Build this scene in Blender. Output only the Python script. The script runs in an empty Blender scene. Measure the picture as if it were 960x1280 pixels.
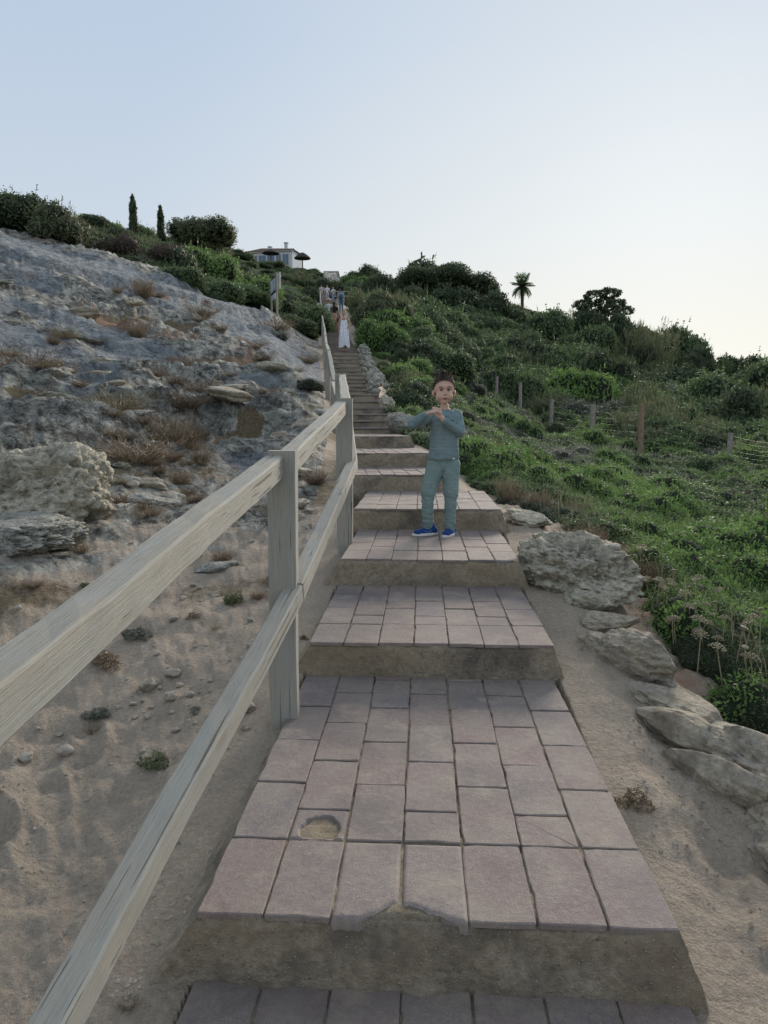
import bpy, bmesh, math, random
import numpy as np
from mathutils import Vector, Matrix, Quaternion
random.seed(7)
R = math.radians
scene = bpy.context.scene
COL = scene.collection

# ------------------------------------------------------------------ camera
EYE = 1.245
PITCH = math.atan(110/900)
SP, CP = math.sin(PITCH), math.cos(PITCH)
FOC = 900.0
cam_d = bpy.data.cameras.new('camera')
cam = bpy.data.objects.new('camera', cam_d); COL.objects.link(cam)
cam_d.sensor_fit = 'VERTICAL'; cam_d.sensor_height = 36; cam_d.lens = 36*FOC/1280
cam_d.clip_start = 0.05; cam_d.clip_end = 6000
cam.location = (0, 0, EYE); cam.rotation_euler = (math.pi/2-PITCH, 0, 0)
scene.camera = cam

# ------------------------------------------------------------------ sky and sun
SUN_EL, SUN_AZ = R(17), R(22)          # azimuth measured clockwise from +Y
w = bpy.data.worlds.new('World'); scene.world = w; w.use_nodes = True
nt = w.node_tree; nt.nodes.clear()
out = nt.nodes.new('ShaderNodeOutputWorld'); bg = nt.nodes.new('ShaderNodeBackground')
sky = nt.nodes.new('ShaderNodeTexSky'); sky.sky_type = 'NISHITA'; sky.sun_disc = False
sky.sun_elevation = SUN_EL; sky.sun_rotation = SUN_AZ
sky.altitude = 0; sky.air_density = 1.0; sky.dust_density = 0.6; sky.ozone_density = 2.0
hsv = nt.nodes.new('ShaderNodeHueSaturation'); hsv.inputs['Saturation'].default_value = 0.45
nt.links.new(sky.outputs[0], hsv.inputs['Color'])
gm = nt.nodes.new('ShaderNodeGamma'); gm.inputs[1].default_value = 0.38
nt.links.new(hsv.outputs[0], gm.inputs[0]); bg.inputs[1].default_value = 0.05; nt.links.new(gm.outputs[0], bg.inputs[0])
# thin evening haze veil over the whole sky: elevation gradient plus a broad warm glow round the hidden sun
tc = nt.nodes.new('ShaderNodeTexCoord'); sx = nt.nodes.new('ShaderNodeSeparateXYZ'); nt.links.new(tc.outputs['Generated'], sx.inputs[0])
el = nt.nodes.new('ShaderNodeMapRange'); el.inputs[1].default_value = -.02; el.inputs[2].default_value = .9; nt.links.new(sx.outputs[2], el.inputs[0])
rp = nt.nodes.new('ShaderNodeValToRGB'); cr = rp.color_ramp; nt.links.new(el.outputs[0], rp.inputs[0])
stops = [(0, (.43, .42, .365)), (.12, (.385, .41, .415)), (.28, (.34, .40, .47)), (.5, (.285, .365, .475)), (1, (.31, .36, .43))]
while len(cr.elements) < len(stops): cr.elements.new(.5)
for e_, (p_, c_) in zip(cr.elements, stops): e_.position = p_; e_.color = (*c_, 1)
dp = nt.nodes.new('ShaderNodeVectorMath'); dp.operation = 'DOT_PRODUCT'; nt.links.new(tc.outputs['Generated'], dp.inputs[0])
dp.inputs[1].default_value = (math.sin(SUN_AZ)*math.cos(R(3)), math.cos(SUN_AZ)*math.cos(R(3)), math.sin(R(3)))
gl = nt.nodes.new('ShaderNodeMapRange'); gl.interpolation_type = 'SMOOTHSTEP'; gl.inputs[1].default_value = .72; gl.inputs[2].default_value = 1.0; nt.links.new(dp.outputs['Value'], gl.inputs[0])
ad = nt.nodes.new('ShaderNodeMix'); ad.data_type = 'RGBA'; ad.blend_type = 'ADD'; ad.inputs[7].default_value = (.12, .09, .03, 1)
nt.links.new(gl.outputs[0], ad.inputs[0]); nt.links.new(rp.outputs[0], ad.inputs[6])
bg2 = nt.nodes.new('ShaderNodeBackground'); bg2.inputs[1].default_value = .62; nt.links.new(ad.outputs[2], bg2.inputs[0])
ash = nt.nodes.new('ShaderNodeAddShader'); nt.links.new(bg.outputs[0], ash.inputs[0]); nt.links.new(bg2.outputs[0], ash.inputs[1])
nt.links.new(ash.outputs[0], out.inputs[0])
sd = bpy.data.lights.new('sun', 'SUN'); sun = bpy.data.objects.new('sun', sd); COL.objects.link(sun)
sd.energy = 2.5; sd.angle = R(22); sd.color = (1, 0.89, 0.77)
sdir = Vector((math.sin(SUN_AZ)*math.cos(R(30)), math.cos(SUN_AZ)*math.cos(R(30)), math.sin(R(30))))
sdir = Vector((math.sin(SUN_AZ)*math.cos(SUN_EL), math.cos(SUN_AZ)*math.cos(SUN_EL), math.sin(SUN_EL)))
sun.rotation_euler = sdir.to_track_quat('Z', 'Y').to_euler()
scene.view_settings.view_transform = 'Standard'; scene.view_settings.look = 'None'
scene.view_settings.exposure = 1.0; scene.view_settings.gamma = 1.0

# ------------------------------------------------------------------ geometry of view -> world helpers
def pt(px, py, Y):
    u = (px-480)/FOC; v = -(py-640)/FOC
    dy = SP*v+CP; dz = CP*v-SP
    return Vector((u*Y/dy, Y, EYE+dz*Y/dy))
def proj(x, y, z):
    zr = z-EYE; d = y*CP-zr*SP; d = np.maximum(d, 1e-3) if isinstance(d, np.ndarray) else max(d, 1e-3)
    return 480+FOC*x/d, 640-FOC*(y*SP+zr*CP)/d

# ------------------------------------------------------------------ noise (numpy gradient noise)
_rng = np.random.RandomState(3)
_perm = np.concatenate([_rng.permutation(256)]*3).astype(np.int64)
_grad = _rng.normal(size=(256, 3)); _grad /= np.linalg.norm(_grad, axis=1)[:, None]
def perlin(p):
    p = np.asarray(p, float); i = np.floor(p).astype(np.int64); f = p-i; i &= 255
    u = f*f*f*(f*(f*6-15)+10)
    def g(a, b, c):
        h = _perm[_perm[_perm[(i[:, 0]+a) & 255]+((i[:, 1]+b) & 255)]+((i[:, 2]+c) & 255)] & 255
        return ((_grad[h])*(f-np.array([a, b, c]))).sum(1)
    x0 = g(0,0,0)*(1-u[:,0])+g(1,0,0)*u[:,0]; x1 = g(0,1,0)*(1-u[:,0])+g(1,1,0)*u[:,0]
    x2 = g(0,0,1)*(1-u[:,0])+g(1,0,1)*u[:,0]; x3 = g(0,1,1)*(1-u[:,0])+g(1,1,1)*u[:,0]
    y0 = x0*(1-u[:,1])+x1*u[:,1]; y1 = x2*(1-u[:,1])+x3*u[:,1]
    return (y0*(1-u[:,2])+y1*u[:,2])*1.5
def fbm(p, oct=4, gain=.5, lac=2.03):
    s = 0; a = 1; q = np.asarray(p, float).copy()
    for k in range(oct): s = s+a*perlin(q+k*17.3); a *= gain; q = q*lac
    return s
def ridged(p, oct=4, gain=.5, lac=2.1):
    s = 0; a = 1; q = np.asarray(p, float).copy()
    for k in range(oct): s = s+a*(1-2*np.abs(perlin(q+k*9.1))); a *= gain; q = q*lac
    return s
def P3(x, y, z=0.0, s=1.0): 
    x = np.asarray(x, float); return np.stack([x*s, np.asarray(y, float)*s, np.zeros_like(x)+z*s], 1)
def sstep(a, b, x):
    t = np.clip((x-a)/(b-a), 0, 1); return t*t*(3-2*t)

# ------------------------------------------------------------------ object helpers
def tag(o, label=None, cat=None, group=None, kind=None):
    if label: o['label'] = label
    if cat: o['category'] = cat
    if group: o['group'] = group
    if kind: o['kind'] = kind
    return o
def empty(name, loc=(0,0,0), rz=0, **k):
    o = bpy.data.objects.new(name, None); COL.objects.link(o); o.location = loc; o.rotation_euler.z = rz
    o.empty_display_size = .1
    return tag(o, **k)
def link(name, me, mat=None, parent=None, loc=(0,0,0), rot=(0,0,0), scale=(1,1,1), smooth=None):
    o = bpy.data.objects.new(name, me); COL.objects.link(o)
    if mat is not None and len(me.materials) == 0: me.materials.append(mat)
    if parent: o.parent = parent
    o.location = loc; o.rotation_euler = rot; o.scale = scale
    if smooth is not None: me.polygons.foreach_set('use_smooth', [smooth]*len(me.polygons))
    return o
def mesh_np(name, V, F, smooth=False):
    """V (n,3), F (m,3|4) arrays"""
    V = np.asarray(V, np.float32); F = np.asarray(F, np.int32); k = F.shape[1]
    me = bpy.data.meshes.new(name)
    me.vertices.add(len(V)); me.vertices.foreach_set('co', V.ravel())
    me.loops.add(F.size); me.loops.foreach_set('vertex_index', F.ravel())
    me.polygons.add(len(F)); me.polygons.foreach_set('loop_start', np.arange(0, F.size, k, dtype=np.int32))
    me.polygons.foreach_set('loop_total', np.full(len(F), k, np.int32))
    me.polygons.foreach_set('use_smooth', np.full(len(F), smooth, bool))
    me.update(calc_edges=True); me.validate()
    return me
def bm_mesh(name, bm, smooth=False):
    me = bpy.data.meshes.new(name); bmesh.ops.recalc_face_normals(bm, faces=bm.faces); bm.to_mesh(me); bm.free()
    me.polygons.foreach_set('use_smooth', [smooth]*len(me.polygons)); return me
def box(bm, x0, x1, y0, y1, z0, z1):
    vs = [bm.verts.new((x, y, z)) for z in (z0, z1) for y in (y0, y1) for x in (x0, x1)]
    for f in ((0,2,3,1),(4,5,7,6),(0,1,5,4),(2,6,7,3),(0,4,6,2),(1,3,7,5)): bm.faces.new([vs[i] for i in f])
    return vs
def vco(me):
    a = np.empty(len(me.vertices)*3, np.float32); me.vertices.foreach_get('co', a); return a.reshape(-1, 3).astype(float)
def vno(me):
    a = np.empty(len(me.vertices)*3, np.float32); me.vertex_normals.foreach_get('vector', a); return a.reshape(-1, 3).astype(float)
def setco(me, V): me.vertices.foreach_set('co', np.asarray(V, np.float32).ravel()); me.update()
def tube(bm, pts, radii, n=6, cap=True):
    rings = []; pts = [Vector(p) for p in pts]
    if not hasattr(radii, '__len__'): radii = [radii]*len(pts)
    for i, p in enumerate(pts):
        t = (pts[min(i+1, len(pts)-1)]-pts[max(i-1, 0)]).normalized()
        a = t.orthogonal().normalized() if i == 0 else (a-t*a.dot(t)).normalized()
        b = t.cross(a)
        rings.append([bm.verts.new(p+(a*math.cos(2*math.pi*k/n)+b*math.sin(2*math.pi*k/n))*radii[i]) for k in range(n)])
    for r0, r1 in zip(rings, rings[1:]):
        for k in range(n): bm.faces.new((r0[k], r0[(k+1)%n], r1[(k+1)%n], r1[k]))
    if cap: bm.faces.new(rings[0][::-1]); bm.faces.new(rings[-1])

# ------------------------------------------------------------------ material helpers
class NT:
    def __init__(s, name):
        s.m = bpy.data.materials.new(name); s.m.use_nodes = True; s.t = s.m.node_tree; s.t.nodes.clear()
        s.out = s.n('ShaderNodeOutputMaterial'); s.bs = s.n('ShaderNodeBsdfPrincipled')
        s.t.links.new(s.bs.outputs[0], s.out.inputs[0])
        s.bs.inputs['Specular IOR Level'].default_value = .3
    def n(s, t, **k):
        x = s.t.nodes.new(t)
        for a, b in k.items(): setattr(x, a, b)
        return x
    def l(s, a, b): s.t.links.new(a, b)
    def setv(s, sock, v):
        if isinstance(v, bpy.types.NodeSocket): s.l(v, sock)
        elif isinstance(v, (tuple, list)) and len(v) == 3 and len(sock.default_value) == 4: sock.default_value = (*v, 1)
        else: sock.default_value = v
    def coord(s, kind='Object'):
        return s.n('ShaderNodeTexCoord').outputs[kind]
    def pos(s): return s.n('ShaderNodeNewGeometry').outputs['Position']
    def mapp(s, v, scale=(1,1,1), rot=(0,0,0), loc=(0,0,0)):
        m = s.n('ShaderNodeMapping'); s.l(v, m.inputs[0]); m.inputs['Scale'].default_value = scale
        m.inputs['Rotation'].default_value = rot; m.inputs['Location'].default_value = loc; return m.outputs[0]
    def noise(s, v, scale=5, detail=4, rough=.55, dist=0, out='Fac', typ='FBM'):
        x = s.n('ShaderNodeTexNoise'); x.noise_type = typ; s.l(v, x.inputs['Vector']); x.inputs['Scale'].default_value = scale
        x.inputs['Detail'].default_value = detail; x.inputs['Roughness'].default_value = rough
        x.inputs['Distortion'].default_value = dist; return x.outputs[0 if out == 'Fac' else 1]
    def vor(s, v, scale=5, feat='F1', out='Distance', rnd=1):
        x = s.n('ShaderNodeTexVoronoi'); x.feature = feat; s.l(v, x.inputs['Vector']); x.inputs['Scale'].default_value = scale
        x.inputs['Randomness'].default_value = rnd; return x.outputs[out]
    def ramp(s, f, stops, interp='LINEAR'):
        x = s.n('ShaderNodeValToRGB'); x.color_ramp.interpolation = interp; e = x.color_ramp.elements
        while len(e) < len(stops): e.new(.5)
        for i, (p, c) in enumerate(stops):
            e[i].position = p; e[i].color = (*c, 1) if isinstance(c, (tuple, list)) else (c, c, c, 1)
        s.l(f, x.inputs[0]); return x.outputs[0]
    def mix(s, f, a, b, mode='MIX'):
        x = s.n('ShaderNodeMix', data_type='RGBA', blend_type=mode)
        s.setv(x.inputs[0], f); s.setv(x.inputs[6], a); s.setv(x.inputs[7], b); return x.outputs[2]
    def math(s, op, a, b=0.0, c=None, clamp=False):
        x = s.n('ShaderNodeMath', operation=op); x.use_clamp = clamp; s.setv(x.inputs[0], a); s.setv(x.inputs[1], b)
        if c is not None: s.setv(x.inputs[2], c)
        return x.outputs[0]
    def attr(s, name, out='Fac'):
        x = s.n('ShaderNodeAttribute'); x.attribute_name = name; return x.outputs[out]
    def bump(s, h, dist=.01, strength=1, prev=None):
        x = s.n('ShaderNodeBump'); s.l(h, x.inputs['Height']); x.inputs['Distance'].default_value = dist
        x.inputs['Strength'].default_value = strength
        if prev is not None: s.l(prev, x.inputs['Normal'])
        return x.outputs[0]
    def fin(s, col, rough=.85, nrm=None, spec=None):
        s.setv(s.bs.inputs['Base Color'], col); s.setv(s.bs.inputs['Roughness'], rough)
        if nrm is not None: s.l(nrm, s.bs.inputs['Normal'])
        if spec is not None: s.bs.inputs['Specular IOR Level'].default_value = spec
        return s.m
def simple(name, col, rough=.8, var=.25, scale=20, bump=.0, spec=.3):
    g = NT(name); c = g.coord(); n = g.noise(c, scale, 5)
    dark = tuple(x*(1-var) for x in col); lite = tuple(min(1, x*(1+var)) for x in col)
    nn = g.bump(n, bump) if bump else None
    return g.fin(g.ramp(n, [(.3, dark), (.7, lite)]), rough, nn, spec)
# ================================================================== MATERIALS
def m_ground():
    g = NT('ground_surface'); p = g.pos()
    rock = g.attr('rock'); blue = g.attr('blue'); soil = g.attr('soil'); veg = g.attr('veg'); red = g.attr('red')
    fine = g.noise(p, 60, 6, .65); mid = g.noise(p, 7, 6, .6); big = g.noise(p, .8, 4, .55); mm = g.noise(p, 320, 3, .6)
    # sand
    sand = g.mix(mid, (.26, .21, .16), (.42, .355, .28))
    sand = g.mix(g.ramp(fine, [(.35, 0), (.75, .55)]), sand, (.56, .49, .40))
    sand = g.mix(g.ramp(mm, [(.3, .45), (.5, 0)]), sand, (.12, .095, .07))
    # grit (pale specks)
    v = g.vor(p, 26, out='Distance'); spk = g.ramp(v, [(.1, 1), (.17, 0)])
    spk = g.math('MULTIPLY', spk, g.ramp(g.noise(p, 3, 3), [(.5, 0), (.62, .8)]))
    sand = g.mix(spk, sand, (.5, .46, .4))
    # brown earth with dry litter
    so = g.mix(g.ramp(g.noise(p, 22, 6, .7), [(.3, 0), (.7, 1)]), (.06, .045, .03), (.27, .205, .14))
    so = g.mix(g.ramp(g.noise(p, 2.3, 4, .6), [(.4, 0), (.7, .6)]), so, (.13, .13, .07))
    # rock
    pr = g.mapp(g.mapp(p, (1, 1, 1), (0, 0, R(-38))), (1.0, .42, 1.3))
    n1 = g.noise(pr, .9, 9, .7, .8); n2 = g.noise(pr, 4.6, 10, .76, .35); n3 = g.noise(p, 20, 6, .75)
    pale = g.ramp(n2, [(.37, (.045, .043, .04)), (.43, (.155, .152, .135)), (.48, (.31, .31, .275)), (.54, (.49, .49, .43)), (.61, (.76, .75, .67))])
    bl = g.ramp(n2, [(.3, (.12, .13, .14)), (.41, (.20, .222, .24)), (.50, (.285, .315, .335)), (.62, (.46, .49, .49))])
    pale = g.mix(g.ramp(n1, [(.45, 0), (.6, .6)]), pale, g.mix(.5, pale, (.20, .21, .215)))
    rk = g.mix(g.ramp(g.math('ADD', blue, g.math('MULTIPLY_ADD', n2, .8, -.4)), [(.4, 0), (.6, 1)]), pale, bl)
    rk = g.mix(g.math('MULTIPLY', g.ramp(n3, [(.37, .85), (.45, 0)]), g.math('SUBTRACT', 1.0, g.math('MULTIPLY', blue, .8), clamp=True)), rk, (.05, .048, .042))
    rk = g.mix(g.ramp(n3, [(.58, 0), (.72, .5)]), rk, (.60, .58, .50))
    def lines(sc, wd, seed):
        q = g.noise(g.mapp(pr, (1, 1, 1), loc=(seed, seed, 0)), sc, 5, .62, .4); return g.ramp(g.math('ABSOLUTE', g.math('SUBTRACT', q, .5)), [(0, 1), (wd, 0)])
    ck = g.math('MAXIMUM', lines(1.3, .012, 3), g.math('MULTIPLY', lines(4.2, .016, 9), .8))
    ck = g.math('MULTIPLY', ck, g.ramp(g.noise(p, 1.2, 4), [(.4, 0), (.55, 1)]))
    rk = g.mix(g.math('MULTIPLY', ck, .85), rk, (.045, .04, .034))
    og = g.math('MULTIPLY', g.ramp(g.noise(p, 1.1, 5, .7), [(.6, 0), (.68, .55)]), g.ramp(n3, [(.4, .3), (.6, 1)]))
    rk = g.mix(og, rk, (.30, .20, .10))
    # vegetation floor
    ve = g.mix(g.ramp(g.noise(p, 9, 5, .7), [(.3, 0), (.7, 1)]), (.022, .034, .016), (.07, .10, .04))
    ve = g.mix(g.ramp(g.noise(p, 1.3, 4, .6), [(.55, 0), (.7, .5)]), ve, (.15, .12, .075))
    rd = g.mix(mid, (.25, .15, .10), (.37, .25, .18))
    jit = g.math('MULTIPLY_ADD', g.noise(p, 2.5, 8, .72), .9, -.45)
    def msk(a, lo=.42, hi=.58, j=1.0):
        s = g.math('ADD', a, g.math('MULTIPLY', jit, j)); return g.ramp(s, [(lo, 0), (hi, 1)])
    c = g.mix(msk(soil), sand, so)
    c = g.mix(msk(rock, .45, .53), c, rk)
    c = g.mix(msk(red), c, rd)
    c = g.mix(msk(veg, .4, .6, .6), c, ve)
    h = g.math('ADD', g.math('MULTIPLY', fine, .5), g.math('MULTIPLY', mid, 1.5))
    h2 = g.math('SUBTRACT', g.math('ADD', g.math('MULTIPLY', n2, 3.0), g.math('MULTIPLY', n3, .8)), g.math('MULTIPLY', ck, .8))
    b1 = g.bump(h, .035, .9); b2 = g.bump(h2, .06, .9)
    b3 = g.bump(g.noise(p, 160, 3, .7), .006, .7)
    nm = g.n('ShaderNodeMix', data_type='VECTOR'); g.l(msk(rock), nm.inputs[0]); g.l(b1, nm.inputs[4]); g.l(b2, nm.inputs[5])
    bb = g.bump(g.noise(p, 160, 3, .7), .005, .6, nm.outputs[1])
    return g.fin(c, .92, bb, .15)
M_ground = m_ground()

def m_rock(name, a=(.30,.28,.23), b=(.66,.62,.52), dark=(.06,.06,.055), blue=0.0, pit=.4, bd=.009, world=True):
    g = NT(name); p = g.mapp(g.pos(), (3, 3, 3.6)) if world else g.coord()
    n1 = g.noise(p, 2.2, 8, .68, .5); n2 = g.noise(p, 9, 7, .7); n3 = g.noise(p, 34, 5, .7)
    c = g.mix(g.ramp(n2, [(.32, 0), (.68, 1)]), a, b)
    c = g.mix(g.math('MULTIPLY', g.ramp(n1, [(.42, 0), (.6, 1)]), blue), c, (.20, .23, .27))
    c = g.mix(g.ramp(n3, [(.3, pit), (.45, 0)]), c, dark)
    c = g.mix(g.ramp(g.noise(p, 1.4, 4), [(.52, 0), (.66, .7)]), c, tuple(x*.75 for x in a))
    v = g.vor(g.mapp(p, (1,1,1.2)), 11, 'F1'); vv = g.ramp(v, [(.0, 0), (.5, 1)])
    h = g.math('ADD', g.math('MULTIPLY', n2, 1.6), g.math('MULTIPLY', n3, .7)); h = g.math('ADD', h, g.math('MULTIPLY', vv, pit))
    return g.fin(c, .93, g.bump(h, bd, .9), .12)
M_rock_pale = m_rock('pale_limestone', (.26,.24,.185), (.66,.62,.50), pit=.9, bd=.013)
M_rock_warm = m_rock('warm_limestone', (.25,.21,.155), (.60,.53,.41), blue=.25, pit=.5, bd=.012)
M_rock_dark = m_rock('lichened_limestone', (.13,.13,.115), (.62,.60,.50), blue=.3, pit=.9, bd=.014)
M_rock_blue = m_rock('blue_grey_limestone', (.17,.19,.215), (.42,.44,.46), blue=.6, pit=.35)
M_stone = m_rock('loose_stone', (.29,.25,.20), (.54,.49,.41), blue=.1, pit=.2, bd=.0015, world=False)

def m_wood():
    g = NT('weathered_timber'); c = g.coord(); oi = g.n('ShaderNodeObjectInfo')
    off = g.n('ShaderNodeVectorMath', operation='ADD'); g.l(c, off.inputs[0])
    cmb = g.n('ShaderNodeCombineXYZ'); g.l(g.math('MULTIPLY', oi.outputs['Random'], 37), cmb.inputs[0]); g.l(cmb.outputs[0], off.inputs[1])
    q = off.outputs[0]
    wv = g.noise(g.mapp(q, (.7, 6, 6)), 3, 4, .6, 1.5)
    grain = g.noise(g.mapp(q, (1.2, 60, 60)), 3, 6, .7, .8)
    fineg = g.noise(g.mapp(q, (3, 160, 160)), 3, 3, .6)
    col = g.mix(g.ramp(grain, [(.3, 0), (.7, 1)]), (.29, .27, .225), (.41, .39, .335))
    col = g.mix(g.ramp(wv, [(.35, 0), (.65, .65)]), col, (.33, .35, .33))
    col = g.mix(g.ramp(fineg, [(.3, .4), (.5, 0)]), col, (.16, .145, .115))
    cr = g.noise(g.mapp(q, (.8, 55, 55)), 2.0, 2, .5, .25)
    crk = g.math('MULTIPLY', g.ramp(cr, [(.345, 1), (.358, 0)]), g.ramp(g.noise(g.mapp(q, (1.3, 4, 4)), 2, 2), [(.46, 0), (.52, 1)]))
    col = g.mix(g.math('MULTIPLY', crk, .7), col, (.07, .06, .048))
    kn = g.vor(g.mapp(q, (2.2, 7, 7)), 1.0, 'F1'); knm = g.ramp(kn, [(.05, 1), (.16, 0)])
    knm = g.math('MULTIPLY', knm, .6); col = g.mix(knm, col, (.12, .085, .05))
    h = g.math('SUBTRACT', g.math('ADD', grain, g.math('MULTIPLY', fineg, .4)), g.math('MULTIPLY', crk, 2.5))
    return g.fin(col, .88, g.bump(h, .004, .8), .2)
M_wood = m_wood()

def m_tile():
    g = NT('worn_paving_tile'); p = g.pos(); oi = g.n('ShaderNodeObjectInfo'); rnd = oi.outputs['Random']
    base = g.ramp(rnd, [(0, (.20, .155, .15)), (.22, (.235, .175, .165)), (.45, (.205, .178, .172)), (.62, (.245, .19, .172)), (.8, (.185, .165, .168)), (1, (.215, .16, .15))])
    n1 = g.noise(p, 7, 5, .6); n2 = g.noise(p, 45, 5, .7); n3 = g.noise(p, 330, 3, .7)
    c = g.mix(g.ramp(n1, [(.38, 0), (.62, .75)]), base, (.27, .235, .205))
    c = g.mix(g.ramp(n2, [(.46, 0), (.68, .6)]), c, (.32, .28, .235))
    n4 = g.noise(p, 13, 6, .75); c = g.mix(g.ramp(n4, [(.30, .55), (.45, 0)]), c, (.16, .12, .115))
    c = g.mix(g.ramp(n3, [(.3, .55), (.5, 0)]), c, (.13, .10, .10))
    c = g.mix(g.ramp(n3, [(.56, 0), (.72, .6)]), c, (.44, .40, .35))
    c = g.mix(g.ramp(g.noise(p, 2.6, 4), [(.52, 0), (.66, .6)]), c, (.15, .135, .135))
    c = g.mix(g.ramp(g.noise(g.mapp(p, (1, 1, 1), loc=(5, 3, 0)), 4.5, 6, .7), [(.55, 0), (.68, .65)]), c, (.36, .31, .25))
    h = g.math('ADD', g.math('MULTIPLY', n3, .6), n2)
    return g.fin(c, .85, g.bump(h, .004, .7), .25)
M_tile = m_tile()
def m_concrete():
    g = NT('rough_pebbled_concrete'); p = g.pos()
    n1 = g.noise(p, 3.5, 5, .65); n2 = g.noise(p, 40, 5, .7); n3 = g.noise(p, 170, 4, .7)
    c = g.mix(g.ramp(n2, [(.3, 0), (.7, 1)]), (.235, .195, .145), (.46, .395, .30))
    c = g.mix(g.ramp(n1, [(.48, 0), (.66, .75)]), c, (.11, .10, .09))
    c = g.mix(g.ramp(g.noise(p, 2.1, 3), [(.5, 0), (.68, .6)]), c, (.36, .29, .20))
    v = g.vor(p, 85, out='Distance'); vc = g.n('ShaderNodeSeparateColor'); g.l(g.vor(p, 85, out='Color'), vc.inputs[0])
    sp = g.math('MULTIPLY', g.ramp(v, [(.16, 1), (.26, 0)]), g.ramp(vc.outputs[0], [(.45, 0), (.6, 1)]))
    c = g.mix(sp, c, (.52, .49, .43))
    sp2 = g.math('MULTIPLY', g.ramp(v, [(.2, 1), (.3, 0)]), g.ramp(vc.outputs[1], [(.93, 0), (.95, .6)]))
    c = g.mix(sp2, c, (.05, .045, .04))
    h = g.math('ADD', g.math('MULTIPLY', n2, 1.2), g.math('ADD', g.math('MULTIPLY', n3, .5), g.math('MULTIPLY', sp, .5)))
    return g.fin(c, .93, g.bump(h, .016, .9), .15)
M_conc = m_concrete()
def m_mortar():
    g = NT('sandy_mortar'); p = g.pos()
    n2 = g.noise(p, 30, 5, .7); n3 = g.noise(p, 200, 4, .7)
    c = g.mix(g.ramp(n2, [(.3, 0), (.7, 1)]), (.19, .155, .11), (.37, .315, .235))
    c = g.mix(g.ramp(n3, [(.32, .5), (.5, 0)]), c, (.10, .085, .065))
    c = g.mix(g.ramp(g.noise(p, 6, 4), [(.55, 0), (.65, .8)]), c, (.05, .043, .036))
    return g.fin(c, .95, g.bump(g.math('ADD', n2, n3), .008, .8), .1)
M_mortar = m_mortar()

def m_leaf(name, cols, rough=.6, trans=.25, hue=.5):
    g = NT(name); t = g.attr('tint'); oi = g.n('ShaderNodeObjectInfo')
    f = g.math('ADD', g.math('MULTIPLY', t, .75), g.math('MULTIPLY', oi.outputs['Random'], .25))
    k = len(cols); c = g.ramp(f, [(i/(k-1), cols[i]) for i in range(k)])
    g.fin(c, rough, None, .25)
    tr = g.n('ShaderNodeBsdfTranslucent'); g.l(c, tr.inputs[0]); mx = g.n('ShaderNodeMixShader'); mx.inputs[0].default_value = trans
    g.l(g.bs.outputs[0], mx.inputs[1]); g.l(tr.outputs[0], mx.inputs[2]); g.l(mx.outputs[0], g.out.inputs[0])
    return g.m
L_dark = m_leaf('leaf_dark_green', [(0.036,0.055,0.030), (0.065,0.094,0.048), (0.098,0.133,0.067), (0.142,0.173,0.090)])
L_mid = m_leaf('leaf_mid_green', [(0.057,0.089,0.041), (0.100,0.152,0.067), (0.153,0.224,0.096), (0.242,0.318,0.141)])
L_bright = m_leaf('leaf_bright_green', [(0.064,0.123,0.038), (0.125,0.220,0.064), (0.194,0.318,0.090), (0.298,0.419,0.138)])
L_olive = m_leaf('leaf_olive_green', [(0.072,0.089,0.048), (0.127,0.149,0.080), (0.190,0.215,0.116), (0.275,0.292,0.167)])
L_grey = m_leaf('leaf_grey_green', [(0.081,0.092,0.077), (0.138,0.153,0.128), (0.202,0.215,0.183), (0.304,0.308,0.264)])
L_dry = m_leaf('leaf_dry_brown', [(0.090,0.066,0.045), (0.167,0.125,0.082), (0.271,0.210,0.141), (0.441,0.354,0.247)], trans=.1)
L_straw = m_leaf('straw_stem', [(0.182,0.154,0.095), (0.294,0.257,0.165), (0.386,0.346,0.236), (0.463,0.434,0.315)], trans=.1)
L_purple = m_leaf('leaf_purple_brown', [(0.040,0.036,0.032), (0.072,0.059,0.052), (0.104,0.085,0.071), (0.144,0.124,0.097)])
M_bark = simple('bark', (.11, .085, .065), .95, .4, 12, .02)
M_twig = simple('twig', (.17, .13, .10), .95, .4, 30)
M_core = simple('twiggy_shrub_interior', (.018, .024, .013), .95, .4, 6)  # solid core blobs; the shade between the leaves is put into their colour
M_core_dry = simple('shaded_brown_core', (.05, .038, .026), .95, .4, 6)  # browner core for the purple shrub, inner shade painted into its colour

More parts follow.
